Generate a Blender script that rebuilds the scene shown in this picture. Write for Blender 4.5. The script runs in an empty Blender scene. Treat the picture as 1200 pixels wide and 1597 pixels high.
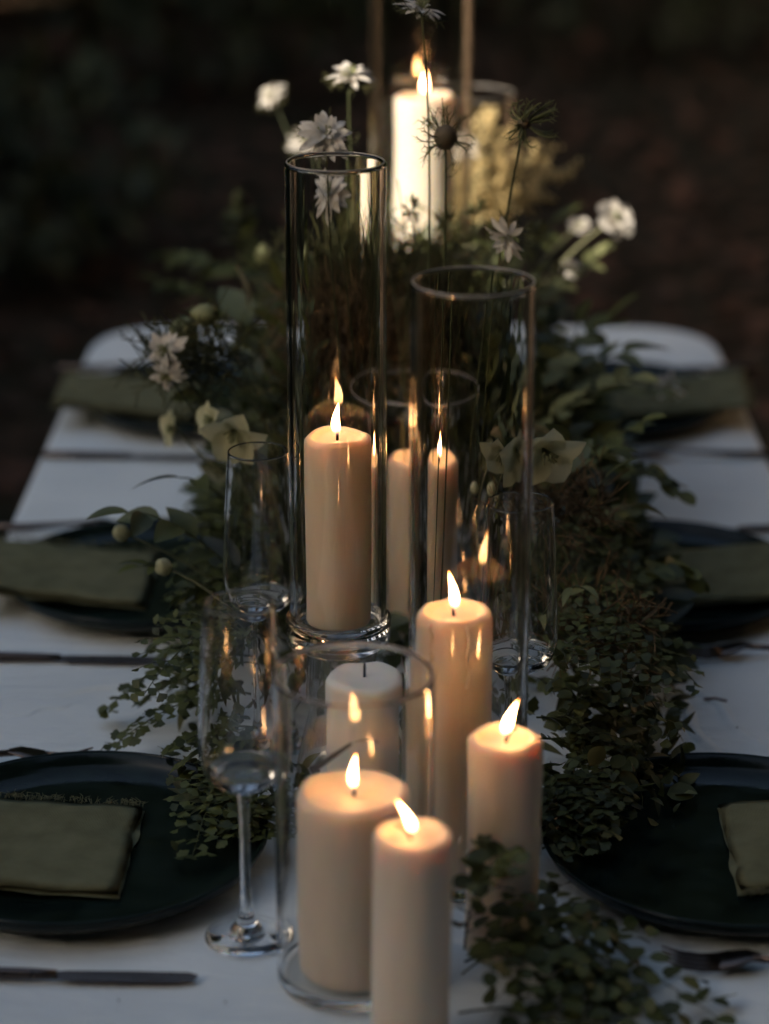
import bpy, bmesh, math, random
from mathutils import Vector, Matrix, Euler, noise
R = math.radians
rnd = random.Random(11)
sc = bpy.context.scene
col = sc.collection

# ---------------------------------------------------------------- camera
TZ = 0.75                      # table top height
CAM = Vector((-0.004, 0.0, TZ + 0.91))
PITCH, YAW = 19.5, 0.4
FPX, PW, PH = 3800.0, 1200.0, 1597.0
cd = bpy.data.cameras.new('camera')
cam = bpy.data.objects.new('camera', cd)
col.objects.link(cam)
cam.location = CAM
cam.rotation_euler = Euler((R(90 - PITCH), 0, R(YAW)), 'XYZ')
cd.sensor_fit = 'VERTICAL'
cd.sensor_height = 36.0
cd.lens = 36.0 * FPX / PH
cd.clip_end = 200
cd.dof.use_dof = True
cd.dof.focus_distance = 1.99
cd.dof.aperture_fstop = 2.7
sc.camera = cam

# ---------------------------------------------------------------- world, sun, exposure
SUN_EL, SUN_AZ = 17.0, 40.0    # elevation; azimuth from -X towards the viewer
S = Vector((-math.cos(R(SUN_AZ)) * math.cos(R(SUN_EL)), -math.sin(R(SUN_AZ)) * math.cos(R(SUN_EL)), math.sin(R(SUN_EL))))
w = bpy.data.worlds.new("World")
sc.world = w
w.use_nodes = True
nt = w.node_tree
bg = nt.nodes['Background']
sky = nt.nodes.new('ShaderNodeTexSky')
sky.sky_type = 'NISHITA'
sky.sun_disc = False
sky.sun_elevation = R(SUN_EL)
sky.air_density = 1.0
sky.dust_density = 3.2
sky.ozone_density = 0.35
sky.sun_rotation = math.atan2(S.x, S.y)
nt.links.new(sky.outputs[0], bg.inputs[0])
bg.inputs[1].default_value = 0.085
sl = bpy.data.lights.new('sun', 'SUN')
sl.energy = 2.9
sl.angle = R(0.5)
sl.color = (1.0, 0.87, 0.70)
so = bpy.data.objects.new('sun', sl)
col.objects.link(so)
so.rotation_euler = S.to_track_quat('Z', 'Y').to_euler()
so.location = (-6, -3, 5)
sc.view_settings.view_transform = 'Standard'
sc.view_settings.look = 'None'
sc.view_settings.gamma = 1.0
sc.view_settings.use_curve_mapping = False
sc.view_settings.exposure = 1.88

sc.render.engine = 'CYCLES'
cy = sc.cycles
cy.use_denoising = True
try:
    cy.denoiser = 'OPENIMAGEDENOISE'
    cy.denoising_input_passes = 'RGB_ALBEDO_NORMAL'
except Exception:
    pass
cy.max_bounces = 14
cy.diffuse_bounces = 3
cy.glossy_bounces = 8
cy.transmission_bounces = 12
cy.transparent_max_bounces = 40
cy.sample_clamp_indirect = 6.0
cy.blur_glossy = 0.2

# ---------------------------------------------------------------- helpers: coordinates
CR = cam.rotation_euler.to_matrix()
def ray(px, py):
    return CR @ Vector(((px - PW / 2) / FPX, (PH / 2 - py) / FPX, -1.0))
def at(px, py, Y):                      # point seen at that place of the photo, at distance Y along the table
    d = ray(px, py)
    return CAM + d * ((Y - CAM.y) / d.y)
def on(px, py, z=0.0):                  # point seen there on a plane z above the table
    d = ray(px, py)
    return CAM + d * ((TZ + z - CAM.z) / d.z)

# ---------------------------------------------------------------- helpers: materials
def lin(c):
    return tuple(c) + (1.0,) if len(c) == 3 else c
def pmat(name, colr, rough=0.5, spec=0.5, metal=0.0):
    m = bpy.data.materials.new(name)
    m.use_nodes = True
    b = m.node_tree.nodes['Principled BSDF']
    b.inputs['Base Color'].default_value = lin(colr)
    b.inputs['Roughness'].default_value = rough
    b.inputs['Specular IOR Level'].default_value = spec
    b.inputs['Metallic'].default_value = metal
    return m
def nd(m, t, **k):
    n = m.node_tree.nodes.new('ShaderNode' + t)
    for a, v in k.items():
        setattr(n, a, v)
    return n
def lk(m, a, b):
    m.node_tree.links.new(a, b)
def bsdf(m):
    return m.node_tree.nodes['Principled BSDF']
def ramp(m, stops):
    n = nd(m, 'ValToRGB')
    e = n.color_ramp.elements
    e[0].position, e[0].color = stops[0][0], lin(stops[0][1])
    e[1].position, e[1].color = stops[-1][0], lin(stops[-1][1])
    for p, c in stops[1:-1]:
        x = e.new(p)
        x.color = lin(c)
    return n
def bump(m, src, strength, dist, prev=None):
    b = nd(m, 'Bump')
    b.inputs['Strength'].default_value = strength
    b.inputs['Distance'].default_value = dist
    lk(m, src, b.inputs['Height'])
    if prev:
        lk(m, prev.outputs[0], b.inputs['Normal'])
    return b
def noise_n(m, scale, detail=4, vec=None):
    n = nd(m, 'TexNoise')
    n.inputs['Scale'].default_value = scale
    n.inputs['Detail'].default_value = detail
    if vec is None:
        g = nd(m, 'NewGeometry')
        vec = g.outputs['Position']
    lk(m, vec, n.inputs['Vector'])
    return n

def leaf_mat(name, dark, light, rough=0.5, trans=0.25, spec=0.35):
    m = pmat(name, dark, rough, spec)
    g = nd(m, 'NewGeometry')
    oi = nd(m, 'ObjectInfo')
    ad = nd(m, 'Math', operation='ADD')
    lk(m, g.outputs['Random Per Island'], ad.inputs[0])
    lk(m, oi.outputs['Random'], ad.inputs[1])
    fr = nd(m, 'Math', operation='FRACT')
    lk(m, ad.outputs[0], fr.inputs[0])
    n = noise_n(m, 90, 3, g.outputs['Position'])
    mx = nd(m, 'Math', operation='MULTIPLY_ADD')
    lk(m, n.outputs['Fac'], mx.inputs[0])
    mx.inputs[1].default_value = 0.5
    lk(m, fr.outputs[0], mx.inputs[2])
    r = ramp(m, [(0.15, dark), (1.2, light)])
    r.color_ramp.elements[1].position = 1.0
    lk(m, mx.outputs[0], r.inputs[0])
    b = bsdf(m)
    lk(m, r.outputs[0], b.inputs['Base Color'])
    tr = nd(m, 'BsdfTranslucent')
    lk(m, r.outputs[0], tr.inputs['Color'])
    ms = nd(m, 'MixShader')
    ms.inputs[0].default_value = trans
    lk(m, b.outputs[0], ms.inputs[1])
    lk(m, tr.outputs[0], ms.inputs[2])
    lk(m, ms.outputs[0], m.node_tree.nodes['Material Output'].inputs[0])
    return m

M = {}
M['fern'] = leaf_mat('fern_green', (0.024, 0.033, 0.010), (0.105, 0.120, 0.034))
M['broad'] = leaf_mat('broad_leaf_green', (0.020, 0.028, 0.011), (0.085, 0.098, 0.034), 0.42, 0.15, 0.4)
M['sage'] = leaf_mat('sage_leaf_green', (0.075, 0.088, 0.036), (0.19, 0.20, 0.085), 0.6)
M['thread'] = leaf_mat('thread_foliage', (0.040, 0.044, 0.018), (0.115, 0.115, 0.045), 0.6)
M['brown'] = leaf_mat('dried_brown', (0.075, 0.052, 0.026), (0.23, 0.155, 0.080), 0.8)
M['stem'] = leaf_mat('green_stem', (0.030, 0.042, 0.018), (0.075, 0.085, 0.036), 0.55, 0.0)
M['palestem'] = leaf_mat('pale_stem', (0.12, 0.13, 0.07), (0.20, 0.20, 0.11), 0.55, 0.0)
M['petal'] = leaf_mat('white_petal', (0.62, 0.58, 0.52), (0.80, 0.77, 0.72), 0.6, 0.35)
M['petalgreen'] = leaf_mat('hellebore_petal', (0.42, 0.43, 0.26), (0.62, 0.61, 0.40), 0.55, 0.3)
M['yellow'] = leaf_mat('goldenrod_floret', (0.62, 0.47, 0.20), (0.90, 0.75, 0.42), 0.7, 0.3)
M['budgreen'] = leaf_mat('bud_green', (0.14, 0.16, 0.075), (0.26, 0.27, 0.13), 0.55, 0.1)
M['podbrown'] = leaf_mat('seed_pod_skin', (0.035, 0.026, 0.018), (0.10, 0.075, 0.045), 0.7, 0.0)
M['bark'] = leaf_mat('bark', (0.03, 0.024, 0.018), (0.07, 0.055, 0.04), 0.9, 0.0)
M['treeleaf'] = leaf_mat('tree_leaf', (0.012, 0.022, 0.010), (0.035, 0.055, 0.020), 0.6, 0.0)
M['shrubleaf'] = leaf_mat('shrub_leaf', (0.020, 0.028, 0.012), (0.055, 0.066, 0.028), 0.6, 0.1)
M['litter'] = leaf_mat('leaf_litter', (0.022, 0.018, 0.010), (0.11, 0.050, 0.028), 0.8, 0.0)

# wax
def wax(name, c):
    m = pmat(name, c, 0.42, 0.4)
    b = bsdf(m)
    b.subsurface_method = 'RANDOM_WALK'
    b.inputs['Subsurface Weight'].default_value = 1.0
    b.inputs['Subsurface Radius'].default_value = (1.0, 0.70, 0.42)
    b.inputs['Subsurface Scale'].default_value = 0.014
    tc = nd(m, 'TexCoord')
    mp = nd(m, 'Mapping')
    mp.inputs['Scale'].default_value = (1, 1, 0.25)
    lk(m, tc.outputs['Object'], mp.inputs['Vector'])
    n = noise_n(m, 60, 5, mp.outputs[0])
    r = ramp(m, [(0.3, tuple(x * 0.90 for x in c)), (0.7, c)])
    lk(m, n.outputs['Fac'], r.inputs[0])
    lk(m, r.outputs[0], b.inputs['Base Color'])
    n2 = noise_n(m, 220, 3, mp.outputs[0])
    b1 = bump(m, n.outputs['Fac'], 0.35, 0.003)
    b2 = bump(m, n2.outputs['Fac'], 0.12, 0.001, b1)
    lk(m, b2.outputs[0], b.inputs['Normal'])
    return m
M['wax'] = wax('ivory_wax', (0.83, 0.69, 0.535))
M['waxwhite'] = wax('white_wax', (0.80, 0.76, 0.68))
M['setwax'] = pmat('set_wax', (0.78, 0.64, 0.47), 0.45, 0.4)
M['wick'] = pmat('burnt_wick', (0.006, 0.005, 0.004), 0.9, 0.1)
# flame: bright body fading at its foot
m = bpy.data.materials.new('candle_flame')
m.use_nodes = True
m.node_tree.nodes.remove(bsdf(m))
tc = nd(m, 'TexCoord')
sx = nd(m, 'SeparateXYZ')
lk(m, tc.outputs['Generated'], sx.inputs[0])
cr = ramp(m, [(0.0, (0.16, 0.17, 0.34)), (0.16, (0.9, 0.40, 0.14)), (0.30, (1.0, 0.46, 0.15)), (0.55, (1.0, 0.54, 0.23)), (0.85, (1.0, 0.43, 0.14)), (1.0, (1.0, 0.28, 0.04))])
lk(m, sx.outputs['Z'], cr.inputs[0])
sr = ramp(m, [(0.0, (0.02,) * 3), (0.14, (0.12,) * 3), (0.30, (0.8,) * 3), (0.5, (1.0,) * 3), (0.8, (0.8,) * 3), (0.93, (0.35,) * 3), (1.0, (0.10,) * 3)])
lk(m, sx.outputs['Z'], sr.inputs[0])
mu = nd(m, 'Math', operation='MULTIPLY')
lk(m, sr.outputs[0], mu.inputs[0])
mu.inputs[1].default_value = 21.0
em = nd(m, 'Emission')
lk(m, cr.outputs[0], em.inputs['Color'])
lk(m, mu.outputs[0], em.inputs['Strength'])
tr = nd(m, 'BsdfTransparent')
fr = ramp(m, [(0.0, (0.05,) * 3), (0.12, (0.25,) * 3), (0.3, (0.95,) * 3), (0.85, (1.0,) * 3), (1.0, (0.35,) * 3)])
lk(m, sx.outputs['Z'], fr.inputs[0])
lwf = nd(m, 'LayerWeight')
lwf.inputs['Blend'].default_value = 0.5
fa = ramp(m, [(0.0, (1.0,) * 3), (0.45, (0.8,) * 3), (0.8, (0.16,) * 3), (1.0, (0.0,) * 3)])
lk(m, lwf.outputs['Facing'], fa.inputs[0])
mm = nd(m, 'Math', operation='MULTIPLY')
lk(m, fr.outputs[0], mm.inputs[0])
lk(m, fa.outputs[0], mm.inputs[1])
ms = nd(m, 'MixShader')
lk(m, mm.outputs[0], ms.inputs[0])
lk(m, tr.outputs[0], ms.inputs[1])
lk(m, em.outputs[0], ms.inputs[2])
lk(m, ms.outputs[0], m.node_tree.nodes['Material Output'].inputs[0])
M['flame'] = m

# thin-walled glass: clear through, mirror by Schlick, bends light towards its rims
def thin_glass(name, tint, edge_pow=3.0):
    m = bpy.data.materials.new(name)
    m.use_nodes = True
    m.node_tree.nodes.remove(bsdf(m))
    lw = nd(m, 'LayerWeight')
    lw.inputs['Blend'].default_value = 0.5
    p5 = nd(m, 'Math', operation='POWER')
    lk(m, lw.outputs['Facing'], p5.inputs[0])
    p5.inputs[1].default_value = 4.5
    fz = nd(m, 'Math', operation='MULTIPLY_ADD', use_clamp=True)
    lk(m, p5.outputs[0], fz.inputs[0])
    fz.inputs[1].default_value = 0.94
    fz.inputs[2].default_value = 0.07
    pe = nd(m, 'Math', operation='POWER', use_clamp=True)
    lk(m, lw.outputs['Facing'], pe.inputs[0])
    pe.inputs[1].default_value = edge_pow
    t = nd(m, 'BsdfTransparent')
    t.inputs['Color'].default_value = lin(tint)
    rf = nd(m, 'BsdfRefraction')
    rf.inputs['IOR'].default_value = 1.45
    rf.inputs['Roughness'].default_value = 0.0
    rf.inputs['Color'].default_value = lin(tint)
    gl = nd(m, 'BsdfGlossy')
    gl.inputs['Roughness'].default_value = 0.015
    gl.inputs['Color'].default_value = (0.97, 0.95, 0.92, 1)
    m1 = nd(m, 'MixShader')
    lk(m, pe.outputs[0], m1.inputs[0])
    lk(m, t.outputs[0], m1.inputs[1])
    lk(m, rf.outputs[0], m1.inputs[2])
    m2 = nd(m, 'MixShader')
    lk(m, fz.outputs[0], m2.inputs[0])
    lk(m, m1.outputs[0], m2.inputs[1])
    lk(m, gl.outputs[0], m2.inputs[2])
    lk(m, m2.outputs[0], m.node_tree.nodes['Material Output'].inputs[0])
    return m
M['glass'] = thin_glass('hurricane_glass', (0.965, 0.955, 0.94))
M['flute'] = thin_glass('flute_glass', (0.98, 0.98, 0.975))
m = pmat('solid_glass', (1, 1, 1), 0.0)
bsdf(m).inputs['Transmission Weight'].default_value = 1.0
bsdf(m).inputs['IOR'].default_value = 1.48
M['solidglass'] = m
m = pmat('thick_clear_glass', (0.975, 0.965, 0.945), 0.0)
bsdf(m).inputs['Transmission Weight'].default_value = 1.0
bsdf(m).inputs['IOR'].default_value = 1.46
M['thickglass'] = m
m = pmat('ground_glass_edge', (0.62, 0.58, 0.53), 0.30)
bsdf(m).inputs['Transmission Weight'].default_value = 0.55
bsdf(m).inputs['IOR'].default_value = 1.46
M['groundglass'] = m
m = pmat('fine_clear_glass', (0.99, 0.99, 0.985), 0.0)
bsdf(m).inputs['Transmission Weight'].default_value = 1.0
bsdf(m).inputs['IOR'].default_value = 1.5
M['clearglass'] = m

# table linen
m = pmat('white_tablecloth_linen', (0.78, 0.79, 0.80), 0.85, 0.2)
n = noise_n(m, 9, 4)
n2 = noise_n(m, 900, 2)
r = ramp(m, [(0.3, (0.69, 0.735, 0.735)), (0.7, (0.74, 0.785, 0.78))])
lk(m, n.outputs['Fac'], r.inputs[0])
lk(m, r.outputs[0], bsdf(m).inputs['Base Color'])
mpc = nd(m, 'Mapping')
mpc.inputs['Rotation'].default_value = (0, 0, 0.6)
mpc.inputs['Scale'].default_value = (3.2, 13.0, 3.0)
gp = nd(m, 'NewGeometry')
lk(m, gp.outputs['Position'], mpc.inputs['Vector'])
n3 = noise_n(m, 1.0, 5, mpc.outputs[0])
n3.inputs['Distortion'].default_value = 1.2
b0 = bump(m, n3.outputs['Fac'], 0.5, 0.022)
b1 = bump(m, n.outputs['Fac'], 0.35, 0.02, b0)
b2 = bump(m, n2.outputs['Fac'], 0.4, 0.001, b1)
lk(m, b2.outputs[0], bsdf(m).inputs['Normal'])
M['cloth'] = m
# olive napkin linen with a visible weave
m = pmat('olive_linen', (0.10, 0.105, 0.055), 0.9, 0.1)
tc = nd(m, 'TexCoord')
def wave(m, scale, axis):
    wv = nd(m, 'TexWave', wave_type='BANDS', bands_direction=axis)
    wv.inputs['Scale'].default_value = scale
    wv.inputs['Distortion'].default_value = 1.5
    wv.inputs['Detail'].default_value = 2
    lk(m, tc.outputs['Object'], wv.inputs['Vector'])
    return wv
wx, wy = wave(m, 260, 'X'), wave(m, 260, 'Y')
ad = nd(m, 'Math', operation='ADD')
lk(m, wx.outputs['Fac'], ad.inputs[0])
lk(m, wy.outputs['Fac'], ad.inputs[1])
n = noise_n(m, 40, 5, tc.outputs['Object'])
r = ramp(m, [(0.3, (0.125, 0.125, 0.070)), (0.7, (0.185, 0.183, 0.105))])
lk(m, n.outputs['Fac'], r.inputs[0])
lk(m, r.outputs[0], bsdf(m).inputs['Base Color'])
b1 = bump(m, ad.outputs[0], 0.4, 0.001)
b2 = bump(m, n.outputs['Fac'], 0.3, 0.004, b1)
lk(m, b2.outputs[0], bsdf(m).inputs['Normal'])
M['napkin'] = m
M['thread_linen'] = pmat('olive_thread', (0.17, 0.165, 0.095), 0.9, 0.1)
# dark glazed stoneware
m = pmat('dark_green_glaze', (0.006, 0.013, 0.010), 0.16, 0.22)
n = noise_n(m, 35, 4)
r = ramp(m, [(0.3, (0.004, 0.008, 0.007)), (0.75, (0.012, 0.022, 0.018))])
lk(m, n.outputs['Fac'], r.inputs[0])
lk(m, r.outputs[0], bsdf(m).inputs['Base Color'])
rr = ramp(m, [(0.3, (0.10,) * 3), (0.8, (0.26,) * 3)])
lk(m, n.outputs['Fac'], rr.inputs[0])
lk(m, rr.outputs[0], bsdf(m).inputs['Roughness'])
b1 = bump(m, n.outputs['Fac'], 0.15, 0.004)
lk(m, b1.outputs[0], bsdf(m).inputs['Normal'])
M['plate'] = m
m = pmat('dark_copper', (0.125, 0.098, 0.085), 0.28, 0.5, 1.0)
n = noise_n(m, 120, 4)
rr = ramp(m, [(0.3, (0.26,) * 3), (0.8, (0.45,) * 3)])
lk(m, n.outputs['Fac'], rr.inputs[0])
lk(m, rr.outputs[0], bsdf(m).inputs['Roughness'])
M['copper'] = m
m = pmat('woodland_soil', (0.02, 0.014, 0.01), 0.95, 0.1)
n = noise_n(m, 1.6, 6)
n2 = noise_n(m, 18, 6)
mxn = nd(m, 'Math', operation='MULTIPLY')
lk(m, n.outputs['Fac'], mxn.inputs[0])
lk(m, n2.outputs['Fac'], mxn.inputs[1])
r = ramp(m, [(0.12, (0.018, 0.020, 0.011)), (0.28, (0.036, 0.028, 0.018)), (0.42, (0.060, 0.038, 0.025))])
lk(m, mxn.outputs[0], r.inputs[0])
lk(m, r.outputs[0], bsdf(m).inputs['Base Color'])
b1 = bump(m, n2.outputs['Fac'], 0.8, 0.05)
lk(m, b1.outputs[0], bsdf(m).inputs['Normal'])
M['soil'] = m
M['wood'] = leaf_mat('table_wood', (0.10, 0.065, 0.04), (0.18, 0.12, 0.075), 0.6, 0.0)
M['twig'] = leaf_mat('fallen_twig', (0.16, 0.12, 0.10), (0.24, 0.17, 0.14), 0.8, 0.0)

# ---------------------------------------------------------------- helpers: meshes and objects
class Geo:
    def __init__(s):
        s.v, s.f = [], []
    def add(s, verts, faces):
        o = len(s.v)
        s.v.extend(verts)
        s.f.extend([tuple(i + o for i in f) for f in faces])
    def stamp(s, tmpl, mat):
        tv, tf = tmpl
        s.add([mat @ Vector(p) for p in tv], tf)
    def tube(s, pts, radii, n=5, cap=True):
        pts = [Vector(p) for p in pts]
        if isinstance(radii, (int, float)):
            radii = [radii] * len(pts)
        vs, fs = [], []
        ref = Vector((0.31, 0.17, 0.93))
        for i, p in enumerate(pts):
            d = (pts[min(i + 1, len(pts) - 1)] - pts[max(i - 1, 0)])
            d = d.normalized() if d.length > 1e-9 else Vector((0, 0, 1))
            a = d.cross(ref)
            if a.length < 0.05:
                a = d.cross(Vector((1, 0, 0)))
            a.normalize()
            b = d.cross(a)
            for k in range(n):
                t = 2 * math.pi * k / n
                vs.append(p + (a * math.cos(t) + b * math.sin(t)) * radii[i])
        for i in range(len(pts) - 1):
            for k in range(n):
                fs.append((i * n + k, i * n + (k + 1) % n, (i + 1) * n + (k + 1) % n, (i + 1) * n + k))
        if cap:
            fs.append(tuple(range(n - 1, -1, -1)))
            fs.append(tuple((len(pts) - 1) * n + k for k in range(n)))
        s.add(vs, fs)
    def lathe(s, prof, n=48, closed=False):
        vs, fs = [], []
        idx = []
        for (r_, z) in prof:
            if r_ < 1e-7:
                idx.append([len(vs)] * n)
                vs.append(Vector((0, 0, z)))
            else:
                idx.append(list(range(len(vs), len(vs) + n)))
                for k in range(n):
                    t = 2 * math.pi * k / n
                    vs.append(Vector((r_ * math.cos(t), r_ * math.sin(t), z)))
        m_ = len(prof)
        for i in range(m_ if closed else m_ - 1):
            A, B = idx[i], idx[(i + 1) % m_]
            for k in range(n):
                q = (A[k], A[(k + 1) % n], B[(k + 1) % n], B[k])
                u = []
                for x in q:
                    if x not in u:
                        u.append(x)
                if len(u) > 2:
                    fs.append(tuple(u))
        s.add(vs, fs)
    def mesh(s, name, mat, smooth=True):
        me = bpy.data.meshes.new(name)
        me.from_pydata([tuple(p) for p in s.v], [], s.f)
        me.materials.append(mat)
        if smooth:
            me.polygons.foreach_set('use_smooth', [True] * len(me.polygons))
        me.update()
        return me
def tidy(me):
    bm = bmesh.new()
    bm.from_mesh(me)
    bmesh.ops.recalc_face_normals(bm, faces=bm.faces)
    bm.to_mesh(me)
    bm.free()
def link(name, me, parent=None, mat=None):
    o = bpy.data.objects.new(name, me)
    col.objects.link(o)
    if parent is not None:
        o.parent = parent
    if mat is not None:
        o.matrix_local = mat
    return o
def part(name, geo, mat, parent=None, smooth=True, fix=False, kind=None):
    me = geo.mesh(name, M[mat] if isinstance(mat, str) else mat, smooth)
    if fix:
        tidy(me)
    o = link(name, me, parent)
    if kind:
        o['kind'] = kind
    return o
def tag(o, label, cat, group=None):
    o['label'] = label
    o['category'] = cat
    if group:
        o['group'] = group
    return o
def thing(name, label, cat, loc, group=None, rz=0.0):
    o = bpy.data.objects.new(name, None)
    col.objects.link(o)
    o.empty_display_size = 0.03
    o.location = loc
    o.rotation_euler = (0, 0, rz)
    return tag(o, label, cat, group)
def copy_tree(o, parent=None):
    c = o.copy()
    col.objects.link(c)
    if parent is not None:
        c.parent = parent
    for ch in list(o.children):
        copy_tree(ch, c)
    return c
def frame(p, d, up, s):                 # a leaf template's matrix: axis +Y along d, normal near up
    y = Vector(d).normalized()
    z = Vector(up) - y * Vector(up).dot(y)
    if z.length < 1e-4:
        z = y.orthogonal()
    z.normalize()
    x = y.cross(z)
    if isinstance(s, (int, float)):
        s = (s, s, s)
    m4 = Matrix((x * s[0], y * s[1], z * s[2])).transposed().to_4x4()
    m4.translation = p
    return m4
def rv(a=1.0):
    return Vector((rnd.uniform(-a, a), rnd.uniform(-a, a), rnd.uniform(-a, a)))
def bez(p0, p1, p2, n):
    return [p0 * (1 - t) ** 2 + p1 * 2 * t * (1 - t) + p2 * t * t for t in [i / (n - 1) for i in range(n)]]
def at_t(pts, t):
    x = t * (len(pts) - 1)
    i = min(int(x), len(pts) - 2)
    p = pts[i].lerp(pts[i + 1], x - i)
    return p, (pts[i + 1] - pts[i]).normalized()

# leaf templates: length along +Y, face towards +Z
def blade(rows, widths, fold=0.12, curl=0.2, wavy=0.0):
    v, f = [], []
    n = len(rows)
    for i, (t, wd) in enumerate(zip(rows, widths)):
        z = -curl * t * t
        wz = wavy * math.sin(i * 2.3)
        v += [(-wd, t, z + fold * wd + wz), (0, t, z), (wd, t, z + fold * wd - wz)]
    for i in range(n - 1):
        a = i * 3
        f += [(a, a + 1, a + 4, a + 3), (a + 1, a + 2, a + 5, a + 4)]
    return v, f
T = {}
def outline(n, wmax, p, q, fold, curl):
    ts = [i / (n - 1) for i in range(n)]
    return blade(ts, [max(.004, wmax * max(0, math.sin(math.pi * t ** p)) ** q) for t in ts], fold, curl)
T['ovate'] = outline(8, .25, .78, .85, .35, .18)
T['long'] = outline(7, .14, .85, .85, .35, .35)
T['round'] = outline(8, .40, .95, .55, .2, .12)
T['petal'] = blade([0, .2, .45, .7, .88, 1], [.025, .075, .135, .145, .085, .004], 0.45, 0.22, 0.012)
T['sepal'] = blade([0, .15, .4, .65, .88, 1], [.04, .25, .42, .40, .22, .02], 0.35, 0.45, 0.02)
T['ray'] = blade([0, .3, .65, .9, 1], [.04, .12, .24, .22, .10], 0.1, 0.12, 0.03)
def fan():
    v, f = [(0, 0, 0)], []
    k = 11
    for i in range(k):
        a = R(-64 + 128 * i / (k - 1))
        rr_ = (1.0, .97, .86)[(0, 1, 1, 0, 2, 1, 0, 2, 1, 1, 0)[i]]
        v.append((math.sin(a) * rr_ * 0.72, 0.16 + math.cos(a) * rr_ * 0.86, -0.10 * abs(math.sin(a * 1.5))))
    for i in range(1, k):
        f.append((0, i + 1, i))
    return v, f
T['fan'] = fan()
T['litter'] = ([(0, 0, 0), (-.3, .5, .1), (0, .5, .02), (.3, .5, .14), (0, 1, .06)], [(0, 2, 1), (0, 3, 2), (1, 2, 4), (2, 3, 4)])
TM = {}
def tmesh(t, mat):                      # shared mesh of one leaf template in one material
    k = (t, mat)
    if k not in TM:
        g = Geo()
        g.add([Vector(p) for p in T[t][0]], T[t][1])
        TM[k] = g.mesh(t + '_leaf', M[mat])
    return TM[k]

# ================================================================ SETTING
g = Geo()
N = 60
for i in range(N + 1):
    for j in range(N + 1):
        x = -40 + 80 * (i / N)
        y = -20 + 100 * (j / N)
        x = 40 * (abs(i / N * 2 - 1) ** 2) * (1 if i > N / 2 else -1)
        y = -20 + 100 * (j / N) ** 1.8
        z = 0.10 * noise.noise(Vector((x * .4, y * .4, 0))) if y > 3.5 else 0
        g.v.append(Vector((x, y, z)))
for i in range(N):
    for j in range(N):
        a = i * (N + 1) + j
        g.f.append((a, a + N + 1, a + N + 2, a + 1))
o = part('ground', g, 'soil')
o['kind'] = 'structure'
# fallen leaves on the woodland floor
g = Geo()
for _ in range(5200):
    y = 4.2 + 9.5 * rnd.random() ** 0.8
    x = rnd.uniform(-1, 1) * (0.35 * y)
    p = Vector((x, y, 0.10 * noise.noise(Vector((x * .4, y * .4, 0))) + rnd.uniform(.01, .04)))
    g.stamp(T['litter'], frame(p, Vector((rnd.uniform(-1, 1), rnd.uniform(-1, 1), rnd.uniform(-.2, .2))), Vector((rnd.uniform(-.5, .5), rnd.uniform(-.5, .5), 1)), rnd.uniform(.05, .12)))
o = part('leaf_litter', g, 'litter', kind='stuff')

def shrub(loc, r_, h, label, n=900, mat='shrubleaf', group='low shrubs on the woodland floor'):
    t = thing('shrub', label, 'shrub', loc, group)
    g = Geo()
    for _ in range(7):
        a = rnd.uniform(0, 6.28)
        tip = Vector((math.cos(a) * r_ * rnd.uniform(.3, .8), math.sin(a) * r_ * rnd.uniform(.3, .8), h * rnd.uniform(.6, .95)))
        g.tube(bez(Vector((0, 0, -.03)), Vector((tip.x * .2, tip.y * .2, tip.z * .6)), tip, 5), [.012, .01, .008, .005, .003], 4)
    part('stem', g, 'bark', t)
    g = Geo()
    for _ in range(n):
        d = rv().normalized()
        k = rnd.random() ** .4
        p = Vector((d.x * r_ * k, d.y * r_ * k, h * .55 + d.z * h * .48 * k))
        if noise.noise(p * 4 + Vector(loc)) < -.15:
            continue
        g.stamp(T['ovate'], frame(p, rv() + d * .6, Vector((0, 0, 1)) + rv(.6), rnd.uniform(.06, .12)))
    part('foliage', g, mat, t, kind='stuff')
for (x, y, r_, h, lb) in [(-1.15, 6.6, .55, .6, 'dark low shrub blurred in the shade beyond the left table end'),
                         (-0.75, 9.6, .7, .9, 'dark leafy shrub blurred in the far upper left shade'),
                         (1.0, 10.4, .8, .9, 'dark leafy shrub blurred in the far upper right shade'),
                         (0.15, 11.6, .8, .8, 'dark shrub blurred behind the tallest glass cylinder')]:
    shrub((x, y, 0.02), r_, h, lb)

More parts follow.
